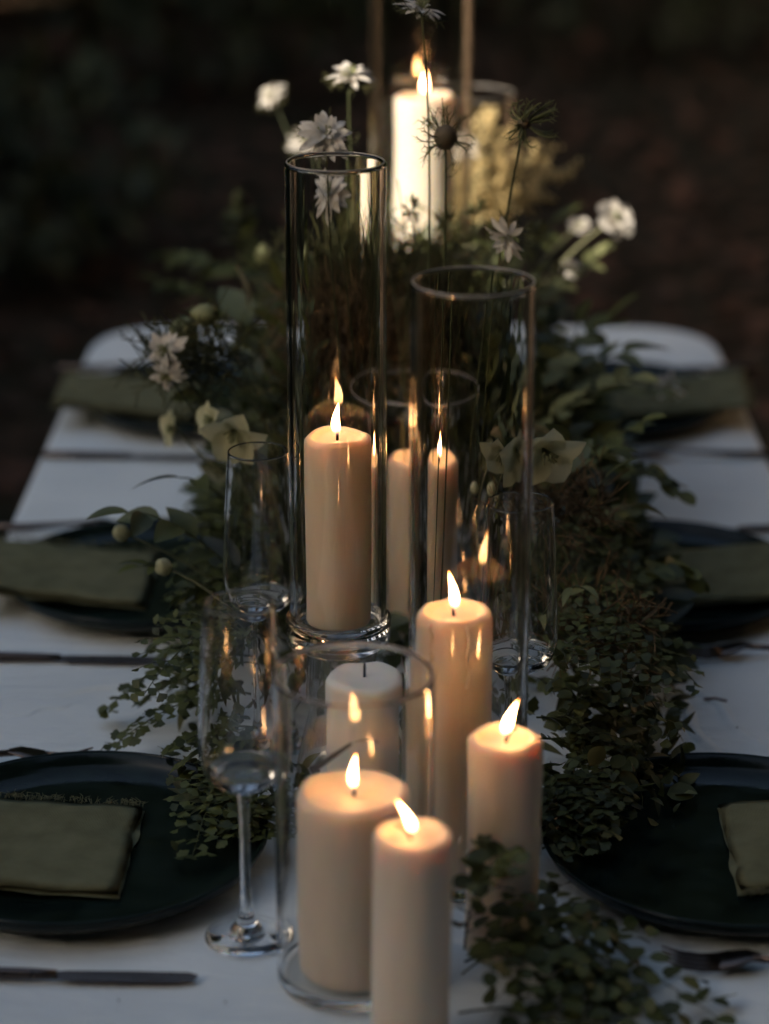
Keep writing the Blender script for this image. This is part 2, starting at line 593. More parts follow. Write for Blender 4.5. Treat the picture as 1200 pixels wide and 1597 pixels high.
# added, unseen sun-blocking trees on the left; a light shaft is cut through them
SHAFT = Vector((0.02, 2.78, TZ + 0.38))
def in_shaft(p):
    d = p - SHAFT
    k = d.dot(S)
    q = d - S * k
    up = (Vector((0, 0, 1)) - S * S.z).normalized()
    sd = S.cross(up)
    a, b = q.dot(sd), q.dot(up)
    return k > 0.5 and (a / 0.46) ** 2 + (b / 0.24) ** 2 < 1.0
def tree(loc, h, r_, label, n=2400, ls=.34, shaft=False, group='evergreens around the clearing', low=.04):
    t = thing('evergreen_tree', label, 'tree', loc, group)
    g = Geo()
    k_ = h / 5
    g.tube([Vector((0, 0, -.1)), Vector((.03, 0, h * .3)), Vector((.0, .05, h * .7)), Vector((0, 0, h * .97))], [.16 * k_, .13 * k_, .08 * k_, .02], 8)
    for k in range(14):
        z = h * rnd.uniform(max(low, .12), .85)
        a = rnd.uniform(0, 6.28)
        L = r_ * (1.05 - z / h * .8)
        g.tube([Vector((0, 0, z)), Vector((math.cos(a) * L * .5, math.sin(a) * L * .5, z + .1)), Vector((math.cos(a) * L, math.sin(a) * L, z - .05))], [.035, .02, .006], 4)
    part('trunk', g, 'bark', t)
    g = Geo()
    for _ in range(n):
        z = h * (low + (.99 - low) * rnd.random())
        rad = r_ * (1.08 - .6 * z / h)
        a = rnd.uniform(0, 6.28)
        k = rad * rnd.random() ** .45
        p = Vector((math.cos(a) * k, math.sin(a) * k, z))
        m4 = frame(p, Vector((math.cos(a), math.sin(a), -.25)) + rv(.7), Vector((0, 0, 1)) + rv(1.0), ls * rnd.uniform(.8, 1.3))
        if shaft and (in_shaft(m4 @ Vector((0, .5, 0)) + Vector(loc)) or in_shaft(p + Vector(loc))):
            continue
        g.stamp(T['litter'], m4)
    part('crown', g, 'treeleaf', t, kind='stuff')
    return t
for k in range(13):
    tree((-3.3 - .5 * (k % 2), -6.6 + 1.3 * k, 0), 2.7 + .25 * math.sin(k * 2.1), 1.2, 'added unseen evergreen blocking the sun left of the table', 2600, .36, True)
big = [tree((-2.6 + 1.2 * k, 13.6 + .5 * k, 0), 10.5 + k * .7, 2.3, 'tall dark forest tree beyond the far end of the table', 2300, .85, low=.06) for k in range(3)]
spots = [(-5, 14.6), (-7.4, 13.2), (-9.6, 14.4), (2.6, 14.4), (4.6, 14.0), (1.0, 16), (-3.5, 16.5), (12.5, 9.0)]
spots += [(7.4, 3.6), (7.6, 6.0), (7.8, 8.6), (8.4, 11.2), (5.3, 1.9), (4.9, 1.0), (5.3, -1.4), (5.0, -3.8), (2.9, -3.9), (.8, -3.5), (-1.4, -3.8), (3.9, 1.4)]
for k, (x, y) in enumerate(spots):
    o = copy_tree(big[k % 3])
    o.location = (x, y, 0)
    o.rotation_euler.z = k * 1.9
    o['label'] = 'tall dark forest tree beyond the far end of the table' if y > 12 else ('tall dark tree on the right of the clearing' if y > -2 else 'tall dark tree behind the near end of the table')

M['reflectorbark'] = leaf_mat('reflector_bark', (0.38, 0.25, 0.16), (0.62, 0.43, 0.30), 0.85, 0.0)  # unseen pale trunks added as reflectors, for warm streaks in the glass edges
for k, (x, y, r0) in enumerate([(3.0, 4.6, .22), (3.7, 5.8, .26), (4.4, 7.2, .28), (3.4, 3.2, .22), (5.0, 5.0, .28), (5.6, 6.6, .3)]):
    t = thing('reflector_tree', 'added unseen pale tree reflecting warm sun into the glass edges', 'tree', (x, y, 0), 'added reflector trees right of the clearing')
    g = Geo()
    g.tube([Vector((0, 0, -.1)), Vector((.02, .03, 1.2)), Vector((-.03, .02, 2.6)), Vector((.02, 0, 4.2)), Vector((.05, .05, 5.6))], [r0 * 1.25, r0, r0 * .9, r0 * .75, r0 * .4], 14)
    part('trunk', g, 'reflectorbark', t)
    g = Geo()
    for _ in range(700):
        d = rv().normalized() * rnd.random() ** .4
        g.stamp(T['litter'], frame(Vector((d.x * 1.3, d.y * 1.3, 5.2 + d.z * 1.2)), rv(), Vector((0, 0, 1)) + rv(1), rnd.uniform(.2, .35)))
    part('crown', g, 'treeleaf', t, kind='stuff')

# ================================================================ TABLE
HW, Y0, Y1, CRN = 0.424, 0.98, 3.36, 0.10
t = thing('dining_table', 'long narrow table hidden under a white cloth', 'table', (0, 2.17, 0))
g = Geo()
def boxg(g, x0, x1, y0, y1, z0, z1):
    g.add([Vector(p) for p in [(x0, y0, z0), (x1, y0, z0), (x1, y1, z0), (x0, y1, z0), (x0, y0, z1), (x1, y0, z1), (x1, y1, z1), (x0, y1, z1)]],
          [(0, 3, 2, 1), (4, 5, 6, 7), (0, 1, 5, 4), (1, 2, 6, 5), (2, 3, 7, 6), (3, 0, 4, 7)])
boxg(g, -HW + .012, HW - .012, -1.17, 1.17, TZ - .04, TZ - .006)
part('tabletop', g, 'wood', t, smooth=False)
for sx_ in (-1, 1):
    for sy_ in (-1, 1):
        g = Geo()
        g.tube([(sx_ * .36, sy_ * 1.08, 0), (sx_ * .35, sy_ * 1.05, TZ - .04)], [.022, .03], 8)
        part('leg', g, 'wood', t)
# cloth: rings outward from the rounded rectangle of the top, then over the edge and down in folds
def rrect(hw, ya, yb, r_, n=10):
    pts = []
    for (cx, cy, a0) in [(hw - r_, yb - r_, 0), (-hw + r_, yb - r_, 90), (-hw + r_, ya + r_, 180), (hw - r_, ya + r_, 270)]:
        for k in range(n + 1):
            a = R(a0 + 90 * k / n)
            pts.append((cx + r_ * math.cos(a), cy + r_ * math.sin(a)))
    out = []
    for i, p in enumerate(pts):
        q = pts[(i + 1) % len(pts)]
        L = math.hypot(q[0] - p[0], q[1] - p[1])
        m_ = max(1, int(L / .02))
        for k in range(m_):
            out.append((p[0] + (q[0] - p[0]) * k / m_, p[1] + (q[1] - p[1]) * k / m_))
    return out
g = Geo()
ring = rrect(HW, Y0, Y1, CRN)
nr = len(ring)
ctr = []
for (x, y) in ring:                      # spine point opposite each rim point
    ctr.append((0.0, min(max(y, Y0 + .42), Y1 - .42)))
K = 22
for k in range(K + 1):
    f_ = k / K
    for i, (x, y) in enumerate(ring):
        px_, py_ = ctr[i][0] + (x - ctr[i][0]) * f_ , ctr[i][1] + (y - ctr[i][1]) * f_
        z = TZ + 0.0016 * noise.noise(Vector((px_ * 6, py_ * 5, 3))) * min(1, (1 - f_) * 6)
        g.v.append(Vector((px_, py_, z)))
drop = [(.006, -.001), (.011, -.005), (.014, -.012), (.016, -.03), (.02, -.08), (.03, -.16), (.04, -.25), (.05, -.33)]
arc = 0
for (ox, dz) in drop:
    for i, (x, y) in enumerate(ring):
        a = Vector((x - ctr[i][0], y - ctr[i][1], 0)).normalized()
        if abs(x) > HW - .001: a = Vector((math.copysign(1, x), 0, 0))
        elif y > Y1 - .001: a = Vector((0, 1, 0))
        elif y < Y0 + .001: a = Vector((0, -1, 0))
        fold = .022 * math.sin(i * .42 + 1.5 * math.sin(i * .11)) * min(1, max(0, -dz - .02) / .2)
        g.v.append(Vector((x, y, TZ + dz)) + a * (ox + fold))
for k in range(K + len(drop)):
    for i in range(nr):
        j = (i + 1) % nr
        g.f.append((k * nr + i, (k + 1) * nr + i, (k + 1) * nr + j, k * nr + j))
cloth = part('tablecloth', g, 'cloth', fix=True)
tag(cloth, 'white linen tablecloth covering the long table, its far corners rounded', 'tablecloth')
# ironed-in creases: shallow ridges across the cloth
for (pa, pb) in [((0, 1092), (300, 1058)), ((1045, 1030), (1200, 1180)), ((0, 1120), (130, 1095)), ((1000, 1010), (1130, 1200))]:
    a, b = on(*pa, .0), on(*pb, .0)
    g = Geo()
    L = (b - a).length
    n_ = Vector((-(b - a).y, (b - a).x, 0)).normalized()
    for q in range(13):
        c = a.lerp(b, q / 12) + n_ * .004 * math.sin(q * 1.3)
        e = math.sin(math.pi * q / 12)
        for (u, hz) in ((-.009, -.002), (-.003, .0012 * e), (0, .0019 * e), (.003, .0012 * e), (.009, -.002)):
            g.v.append(c + n_ * u + Vector((0, 0, hz + .0006)))
    for q in range(12):
        for u in range(4):
            g.f.append((q * 5 + u, q * 5 + u + 1, q * 5 + u + 6, q * 5 + u + 5))
    part('crease', g, 'cloth', cloth)

# ================================================================ CANDLES AND GLASS
def candle(loc, r_, h, label, lean=(0, 0), flame=True, fh=.030, mat='wax', pool=True, wear=0.0, drips=(), group='ivory pillar candles down the table', name='pillar_candle'):
    t = thing(name, label, 'candle', loc, group, rnd.uniform(0, 6))
    g = Geo()
    e = min(.006, r_ * .2)
    prof = [(0, 0.0005), (r_ * .96, 0.0005), (r_, .003)]
    for k in range(1, 14):
        prof.append((r_, .003 + (h - e - .003) * k / 13))
    for k in range(1, 6):
        a = R(90 * k / 5)
        prof.append((r_ - e * (1 - math.cos(a)) , h - e + e * math.sin(a)))
    if pool:
        d = .0045
        prof += [(r_ - e - .0015, h - .0006), (r_ * .72, h - d * .55), (r_ * .55, h - d), (r_ * .25, h - d * 1.1), (0, h - d * 1.1)]
    else:
        d = .0
        prof += [(r_ * .7, h - .0004), (r_ * .3, h - .0012), (0, h - .0016)]
    g.lathe(prof, 56)
    for i, v in enumerate(g.v):          # hand-poured unevenness, uneven lip
        rr_ = math.hypot(v.x, v.y)
        if rr_ > 1e-5:
            q = .007 * noise.noise(Vector((v.x * 25, v.y * 25, v.z * 9 + loc[0] * 40))) * r_ / .04
            if v.z < .01: q = 0
            tf_ = max(0, (v.z - h + .05) / .05)
            q -= wear * tf_ * max(0, noise.noise(Vector((v.x * 40, v.y * 40, loc[1] * 9))))
            v.x *= 1 + q / rr_ * .35
            v.y *= 1 + q / rr_ * .35
            if v.z > h - .012:
                v.z += .0036 * noise.noise(Vector((v.x * 45, v.y * 45, loc[1] * 7)))
    part('wax_body', g, mat, t)
    for (da, dl) in drips:               # runs of set wax down the side
        g = Geo()
        ps, rs = [], []
        aa = da - t.rotation_euler.z
        for q in range(8):
            zz = h - .003 - dl * q / 7
            w_ = aa + .05 * math.sin(q * 1.7 + da)
            ps.append(Vector((math.cos(w_) * (r_ - .0004), math.sin(w_) * (r_ - .0004), zz)))
            rs.append((.0012 + .0007 * math.sin(q * .9)) if q < 7 else .0012)
        rs[6] = .0022
        g.tube(ps, rs, 8)
        part('wax_drip', g, 'setwax', t)
    zw = h - (d * 1.1 if pool else .0016)
    g = Geo()
    ln = Vector((lean[0], lean[1], 0))
    ln.rotate(Euler((0, 0, -t.rotation_euler.z)))
    wk = [Vector((0, 0, zw - .002)), Vector((0, 0, zw + .004)) + ln * .002, Vector((0, 0, zw + .009)) + ln * .006, Vector((0, 0, zw + .0115)) + ln * .011]
    g.tube(wk, [.0013, .0012, .0012, .0009], 6)
    part('wick', g, 'wick', t)
    if flame:
        g = Geo()
        n = 14
        vs, fs = [], []
        z0 = zw + .0035
        fw = rnd.uniform(.135, .165)
        fp = rnd.uniform(.55, .70)
        fo = Vector((rnd.uniform(-1, 1), rnd.uniform(-1, 1), 0)) * .05
        for i in range(n + 1):
            u = i / n
            wd = (math.sin(math.pi * min(1, u ** fp)) ** .85) * (1 - .40 * u) * fh * fw
            if i in (0, n): wd = .00008
            off = ln * (fh * (.10 * u + .32 * u * u)) + fo * fh * math.sin(u * 4)
            for k in range(12):
                a = 2 * math.pi * k / 12
                vs.append(Vector((math.cos(a) * wd, math.sin(a) * wd, z0 + fh * u)) + off)
        for i in range(n):
            for k in range(12):
                fs.append((i * 12 + k, i * 12 + (k + 1) % 12, (i + 1) * 12 + (k + 1) % 12, (i + 1) * 12 + k))
        g.add(vs, fs)
        part('flame', g, 'flame', t)
    return t

def cyl_glass(name, loc, r_, h, label, wall=.004, base=.008, group='clear glass cylinder hurricanes', z0=0.0, stand=None, mat='thickglass'):
    t = thing(name, label, 'glass hurricane', loc, group)
    g = Geo()
    zs = [z0 + .0045, z0 + .0065] + [z0 + .01 + (h - z0 - .014) * k / 6 for k in range(7)] + [h - .0032, h - .0026]
    p = [(0, z0 + .0006), (r_ * .90, z0 + .0006), (r_ * .955, z0 + .0007), (r_ * .985, z0 + .0014), (r_, z0 + .0032)] + [(r_, z) for z in zs]
    for k in range(1, 8):                # rounded, fire-polished lip
        a = math.pi * k / 8
        p.append((r_ - wall / 2 + wall / 2 * math.cos(a), h - .0020 + .0020 * math.sin(a)))
    zi = [h - .0026, h - .0032] + [h - .006 - (h - z0 - base - .014) * k / 6 for k in range(7)] + [z0 + base + .006, z0 + base + .0045]
    p += [(r_ - wall, z) for z in zi] + [(r_ - wall - .0006, z0 + base + .002), (r_ - wall - .0022, z0 + base + .0004), (r_ - wall - .004, z0 + base), (r_ * .7, z0 + base), (0, z0 + base)]
    g.lathe(p, 96)
    part('cylinder', g, mat, t, fix=True)
    g = Geo()                            # ground edge of the lip
    g.lathe([(r_ - wall / 2 + .00055 * math.cos(a), h + .0004 + .0005 * math.sin(a)) for a in [2 * math.pi * k / 8 for k in range(8)]], 96, closed=True)
    part('rim', g, 'groundglass', t, fix=True)
    if stand:
        hs, rb_ = stand                  # glass pedestal: cup ring on a hollow flared foot
        g = Geo()
        g.lathe([(0, hs - .012), (r_ + .001, hs - .012), (r_ + .0035, hs - .008), (r_ + .0035, hs + .012), (r_ + .0015, hs + .014), (r_ + .0008, hs + .012), (r_ + .0008, hs - .002), (0, hs - .002)], 72)
        part('cup', g, 'solidglass', t)
        g = Geo()
        zt = hs - .0125
        g.lathe([(r_ * .80, zt), (r_ * .80, zt - .01), (r_ * .86, zt * .5), (rb_ - .002, .006), (rb_, .001), (rb_ - .004, .001), (r_ * .86 - .003, zt * .5), (r_ * .80 - .003, zt - .01), (r_ * .80 - .003, zt)], 72)
        part('pedestal', g, 'glass', t)
    return t

def X(px, Y, z):                         # x at a given distance and height from a photo column
    d = Vector((0, Y - CAM.y, TZ + z - CAM.z))
    dep = (d.y * math.cos(R(PITCH)) - d.z * math.sin(R(PITCH)))
    return CAM.x + (px - 600) / FPX * dep - math.sin(R(YAW)) * Y
BASE = .0015
def tp(x, Y, z=0):
    return Vector((x, Y, TZ + BASE + z))
cA = candle(tp(X(643, 1.45, .17), 1.45), .0268, .170, 'foremost ivory pillar candle, its flame blown to the left', (-1.0, 0), fh=.026)
xB = X(553, 1.557, .10)
cB = candle(tp(xB, 1.557, .0085), .0400, .141, 'thick ivory pillar candle alone inside the nearest glass cylinder', (.05, 0), fh=.030)
cC = candle(tp(X(785, 1.596, .1), 1.596), .0268, .173, 'ivory pillar candle beside the near right plate, flame bending right', (.75, 0), fh=.031, wear=.0025, drips=((-.12, .09), (.25, .055)))
xD = X(706, 1.707, .1)
cD = candle(tp(xD, 1.707, .0085), .0292, .218, 'tall ivory candle inside the second tall glass cylinder', (-.28, 0), fh=.033, drips=((-1.2, .05), (-2.2, .03)))
xE = X(527, 1.90, .25)
cE = candle(tp(xE, 1.90, .1395), .0272, .164, 'tall ivory candle raised in the footed glass cylinder', (.03, 0), fh=.030)
cF = candle(tp(X(570, 1.748, .12), 1.748), .0325, .155, 'thick unlit white candle with a smooth top behind the nearest glass', flame=False, pool=False, mat='waxwhite')
cG = candle(tp(X(655, 2.215, .14), 2.215, .0085), .0315, .172, 'thick lit ivory candle inside the wide low glass behind', (.10, 0), fh=.028)
YP = 2.70
xP = X(662, YP, .4)
cP = candle(tp(xP, YP, .1395), .0335, .303, 'bright sunlit white candle high at the far end of the table', (.03, 0), fh=.030, mat='waxwhite')
cyl_glass('glass_hurricane', tp(xB, 1.557), .0565, .2385, 'nearest glass cylinder, short and wide, around the thick candle', wall=.0028)
cyl_glass('glass_hurricane', tp(xD + .0115, 1.707), .0455, .480, wall=.0032, label='tall glass cylinder around the tall candle right of centre')
cyl_glass('glass_hurricane', tp(xE, 1.90), .0405, .528, 'tall footed glass cylinder on a pedestal left of centre', stand=(.131, .058), z0=.1295)
cyl_glass('glass_hurricane', tp(X(655, 2.223, .2), 2.223), .0605, .2475, 'wide low glass cylinder around the thick candle behind', wall=.004)
cyl_glass('glass_hurricane', tp(X(657, YP, .5), YP), .0570, .70, 'tallest glass cylinder around the sunlit white candle', stand=(.131, .07), z0=.1295, mat='glass')
cyl_glass('glass_hurricane', tp(X(728, 3.0, .39), 3.0), .0600, .393, 'blurred empty glass cylinder behind the sunlit white candle', mat='glass')

def flute(loc, label):
    t = thing('champagne_flute', label, 'champagne glass', loc, 'empty champagne flutes beside the candles')
    g = Geo()
    outer = [(.0045, .122), (.010, .1235), (.018, .127), (.0255, .133), (.0302, .142), (.0318, .153), (.0315, .170), (.0305, .190), (.0293, .212), (.0280, .235), (.0266, .256), (.0256, .2695)]
    wl = .0013
    inner = [(r_ - wl, z) for (r_, z) in reversed(outer[3:])] + [(.0245, .1345), (.017, .1295), (.008, .1275), (0, .127)]
    g.lathe([(0, .1215)] + outer[:-1] + [(.02575, .2680), (.0257, .2690), (.0255, .2695), (.0255 - wl / 2 + .0001, .2700), (.0256 - wl, .2694), (.0257 - wl, .2686)] + inner[1:], 64)
    part('bowl', g, 'clearglass', t, fix=True)
    g = Geo()
    g.lathe([(0, .0075), (.0125, .0080), (.0105, .0105), (.0068, .0155), (.0047, .024), (.0038, .045), (.0035, .075), (.0037, .100), (.0048, .115), (.0062, .1212), (0, .1214)], 32)
    part('stem', g, 'solidglass', t)
    g = Geo()
    g.lathe([(0, .0008), (.030, .0008), (.0315, .0018), (.031, .0026), (.022, .0042), (.0125, .0074), (0, .0076)], 56)
    part('foot', g, 'clearglass', t, fix=True)
    return t
flute(tp(X(383, 1.611, .05), 1.611), 'empty champagne flute standing nearest, between the left plate and the candles')
flute(tp(X(811, 1.83, .2), 1.83), 'empty champagne flute right of the candles, half hidden by ferns')
flute(tp(X(403, 1.958, .25), 1.958), 'empty champagne flute in the greenery, behind the nearest flute')

# ================================================================ PLACE SETTINGS
ROWS = [1.735, 2.325, 2.950]
PX = .258
words = ['nearest', 'middle', 'farthest']
def plate_proto():
    t = thing('dinner_plate', '', 'plate', (0, 0, 0), 'dark green plates along both sides')
    g = Geo()
    g.lathe([(0, .003), (.085, .003), (.088, .001), (.094, .001), (.100, .004), (.134, .0075), (.1455, .0150), (.1490, .0225), (.1482, .0250), (.1460, .0243), (.1425, .0175), (.136, .0122), (.115, .0098), (.06, .0092), (0, .0092)], 96)
    part('dish', g, 'plate', t)
    g = Geo()
    g.lathe([(.1486 + .0016 * math.cos(a), .0240 + .0018 * math.sin(a)) for a in [2 * math.pi * k / 8 for k in range(8)]], 96, closed=True)
    part('rim', g, 'plate', t)
    return t
def napkin_proto():
    t = thing('napkin', '', 'napkin', (0, 0, 0), 'olive linen napkins folded on the plates')
    W_, D_ = .182, .150
    for lay in range(2):
        g = Geo()
        nx, ny = 18, 14
        z0 = .0012 + lay * .0034
        ins = lay * .002
        for side in (0, 1):
            for i in range(nx + 1):
                for j in range(ny + 1):
                    u, v = i / nx, j / ny
                    ed = min(1, min(u, 1 - u) * 9, min(v, 1 - v) * 9)
                    x = (u - .5) * (W_ - ins) * (1 - .02 * lay * v) + .0042 * noise.noise(Vector((v * 5, lay, 2)))
                    y = (v - .5) * (D_ - ins) + .0042 * noise.noise(Vector((u * 5, lay, 7)))
                    z = z0 + (.0012 + .003 * lay) * (noise.noise(Vector((u * 4, v * 4, lay * 3))) + .35 * max(0, (u - .75) * (v - .7)) * 40 * lay * .1) + (.0028 * ed ** .5 if side else 0)
                    g.v.append(Vector((x, y, z)))
        o_ = (nx + 1) * (ny + 1)
        for i in range(nx):
            for j in range(ny):
                a = i * (ny + 1) + j
                q = (a, a + ny + 1, a + ny + 2, a + 1)
                g.f.append(tuple(reversed(q)))
                g.f.append(tuple(k + o_ for k in q))
        bd = [i * (ny + 1) for i in range(nx + 1)] + [nx * (ny + 1) + j for j in range(1, ny + 1)] + [i * (ny + 1) + ny for i in range(nx - 1, -1, -1)] + [j for j in range(ny - 1, 0, -1)]
        for k in range(len(bd)):
            a, b = bd[k], bd[(k + 1) % len(bd)]
            g.f.append((a, b, b + o_, a + o_))
        part('linen_fold', g, 'napkin', t, fix=True)
    g = Geo()
    for k in range(230):                 # frayed hem: loose threads
        x = rnd.uniform(-.5, .5) * W_
        L = rnd.uniform(.004, .010)
        p = Vector((x, D_ / 2 - .001, .0058 + rnd.uniform(-.002, .001)))
        g.tube([p, p + Vector((rnd.uniform(-.002, .002), L * .6, rnd.uniform(-.001, .0025))), p + Vector((rnd.uniform(-.005, .005), L, rnd.uniform(-.002, .003)))], [.0004, .00035, .0002], 3, False)
    part('fringe', g, 'thread_linen', t, kind='stuff')
    return t
def knife_proto():
    t = thing('knife', '', 'knife', (0, 0, 0), 'dark copper knives')
    g = Geo()
    # handle along -x (towards the diner), blade along +x
    g.tube([(-.105, 0, .0045), (-.103, 0, .0048), (-.06, 0, .0048), (-.01, 0, .0044), (.004, 0, .0042)], [.003, .0046, .0048, .0042, .0034], 10)
    part('handle', g, 'copper', t)
    g = Geo()
    out = [(.002, -.0035), (.012, -.0060), (.06, -.0072), (.09, -.0064), (.103, -.0030), (.106, .002), (.100, .0052), (.06, .0058), (.012, .0050), (.002, .0035)]
    n = len(out)
    g.add([Vector((x, y, .0026)) for x, y in out] + [Vector((x, y, .0048 if y > 0 else .0034)) for x, y in out],
          [tuple(range(n - 1, -1, -1)), tuple(range(n, 2 * n))] + [(k, (k + 1) % n, (k + 1) % n + n, k + n) for k in range(n)])
    part('blade', g, 'copper', t, smooth=False)
    return t
def fork_proto():
    t = thing('fork', '', 'fork', (0, 0, 0), 'dark copper forks')
    g = Geo()
    g.tube([(-.100, 0, .004), (-.097, 0, .0045), (-.05, 0, .005), (0, 0, .0085), (.028, 0, .0105)], [.002, .0045, .0042, .0028, .0030], 10)
    part('handle', g, 'copper', t)
    g = Geo()
    st = [(.022, .003, .0100), (.032, .009, .0095), (.042, .0115, .0065), (.052, .0118, .0042)]
    for (x, wd, z) in st:
        for (yy, zz) in ((-wd, .0012), (0, 0), (wd, .0012)):
            g.v.append(Vector((x, yy, z + zz + .0016)))
    for (x, wd, z) in st:
        for (yy, zz) in ((-wd, .0012), (0, 0), (wd, .0012)):
            g.v.append(Vector((x, yy, z + zz)))
    for i in range(3):
        for j in range(2):
            a = i * 3 + j
            g.f.append((a, a + 3, a + 4, a + 1))
            g.f.append((a + 12, a + 13, a + 16, a + 15))
        g.f.append((i * 3, i * 3 + 12, i * 3 + 15, i * 3 + 3))
        g.f.append((i * 3 + 2, i * 3 + 5, i * 3 + 17, i * 3 + 14))
    part('neck', g, 'copper', t, fix=True)
    for k in range(4):
        y = -.0102 + .0068 * k
        g = Geo()
        g.tube([(.050, y, .0052), (.065, y * .98, .0040), (.080, y * .95, .0055), (.094, y * .92, .0105)], [.0019, .0019, .0016, .0007], 6)
        part('tine', g, 'copper', t)
    return t
plate0, nap0, knife0, fork0 = plate_proto(), napkin_proto(), knife_proto(), fork_proto()
first = {}
def put(proto, loc, rz, label):
    o = proto if proto.name not in first else copy_tree(proto)
    first[proto.name] = 1
    o.location = loc
    o.rotation_euler = (0, 0, rz)
    o['label'] = label
    return o
P_, NK, KN, FK = plate0, nap0, knife0, fork0
zc = TZ + BASE
# (side, row) -> inner tips of the cutlery nearer to and farther from the viewer
for s, sn in ((-1, 'left'), (1, 'right')):
    for i, Y in enumerate(ROWS):
        wd = words[i]
        put(P_, (s * PX, Y, zc), rnd.uniform(0, 6), f'{wd} dark green glazed plate on the {sn} side of the table')
        xo = s * (PX + (.048 if i == 0 and s < 0 else .088))
        near_left = i == 0 and s < 0
        nk = put(NK, (xo, Y + (-.008 if s < 0 else -.003), zc + (.0150 if near_left else .0190)), (0 if s < 0 else math.pi) + R(rnd.uniform(-4, 3)), f'olive frayed linen napkin on the {wd} plate of the {sn} side')
        tilt = 3.2 if near_left else 5.9
        nk.rotation_euler.y = R(tilt)    # inner end on the plate, outer end over its rim
        near_dy = [.186, .189, .198][i]
        far_dy = .176
        if s < 0:
            xi = [-.150, -.225, -.220][i]
            put(KN, (xi - .106, Y - near_dy, zc), R(-1.5), f'dark copper knife in front of the {wd} plate on the left side')
            put(FK, (-.27 - .094, Y + far_dy, zc), R(1.0), f'dark copper fork beyond the {wd} plate on the left side')
        else:
            xi = [.187, .26, .255][i]
            put(FK, (xi + .094, Y - [.172, .170, .190][i], zc), math.pi + R(2 if i else -6), f'dark copper fork in front of the {wd} plate on the right side')
            put(KN, (.262 + .106, Y + far_dy, zc), math.pi + R(1), f'dark copper knife beyond the {wd} plate on the right side')

# ================================================================ GREENERY
BLOCK = []
for o in bpy.data.objects:
    if o.get('category') in ('candle', 'glass hurricane', 'champagne glass') and o.type == 'EMPTY':
        rr_, top = {'candle': (.03, .2), 'champagne glass': (.03, .27), 'glass hurricane': (.06, .5)}[o['category']]
        BLOCK.append((o.location.x, o.location.y, rr_ + .006))
def clear(p, pad=0.0):
    return all((p.x - x) ** 2 + (p.y - y) ** 2 > (r_ + pad) ** 2 for x, y, r_ in BLOCK)
def itp(tab, x):
    if x <= tab[0][0]: return tab[0][1]
    for (a, va), (b, vb) in zip(tab, tab[1:]):
        if x <= b:
            return va + (vb - va) * (x - a) / (b - a)
    return tab[-1][1]
HT = [(1.70, .03), (1.85, .085), (2.0, .13), (2.2, .19), (2.36, .25), (2.6, .28), (2.85, .28), (3.0, .23), (3.12, .12), (3.2, .02)]
WL = [(1.70, .15), (1.9, .19), (2.1, .205), (2.4, .20), (2.8, .19), (3.2, .12)]
WR = [(1.70, .22), (1.9, .235), (2.1, .245), (2.4, .245), (2.8, .22), (3.2, .13)]
def height(x, Y):
    wd = itp(WL, Y) if x < 0 else itp(WR, Y)
    k = 1 - (abs(x) / wd) ** 2.4
    if k <= 0: return 0
    h = itp(HT, Y) * k ** .6
    if Y < 2.36 and -.115 < x < .088:    # the candle alley stays low
        h = min(h, .03)
    if x < -.1 and Y < 1.82: h = min(h, .02)
    return h * (.75 + .5 * noise.noise(Vector((x * 14, Y * 11, 1))) + .12)
def scatter(n, tmpl, smin, smax, up_bias, ymin=1.78, shell=.5, xr=None):
    g = Geo()
    c = 0
    tries = 0
    while c < n and tries < n * 20:
        tries += 1
        Y = rnd.uniform(ymin, 3.2)
        x = rnd.uniform(-.2, .245)
        if xr and not (xr[0] < x < xr[1]): continue
        h = height(x, Y)
        if h < .006: continue
        z = h * (1 - rnd.random() ** (1 / shell) * .95)
        p = Vector((x, Y, TZ + .004 + z))
        if not clear(p): continue
        s_ = rnd.uniform(smin, smax)
        out = Vector((x * 3, -.25, .25)) + rv(.9)
        m4 = frame(p, out, Vector((0, -.3, 1)) + rv(up_bias), s_)
        tipz = m4 @ Vector((0, 1, 0))
        if tipz.z < TZ + .004 or not clear(tipz): continue
        g.stamp(T[tmpl], m4)
        c += 1
    return g
part('foliage', scatter(1500, 'ovate', .026, .055, .8, 2.12), 'broad', kind='stuff')
part('foliage', scatter(900, 'ovate', .010, .022, .9), 'broad', kind='stuff')
part('foliage', scatter(700, 'round', .008, .026, .9), 'fern', kind='stuff')
part('foliage', scatter(700, 'fan', .008, .017, .9), 'fern', kind='stuff')
part('foliage', scatter(1500, 'long', .012, .034, .9), 'thread', kind='stuff')
part('foliage', scatter(420, 'ovate', .010, .030, .9, shell=.25), 'sage', kind='stuff')

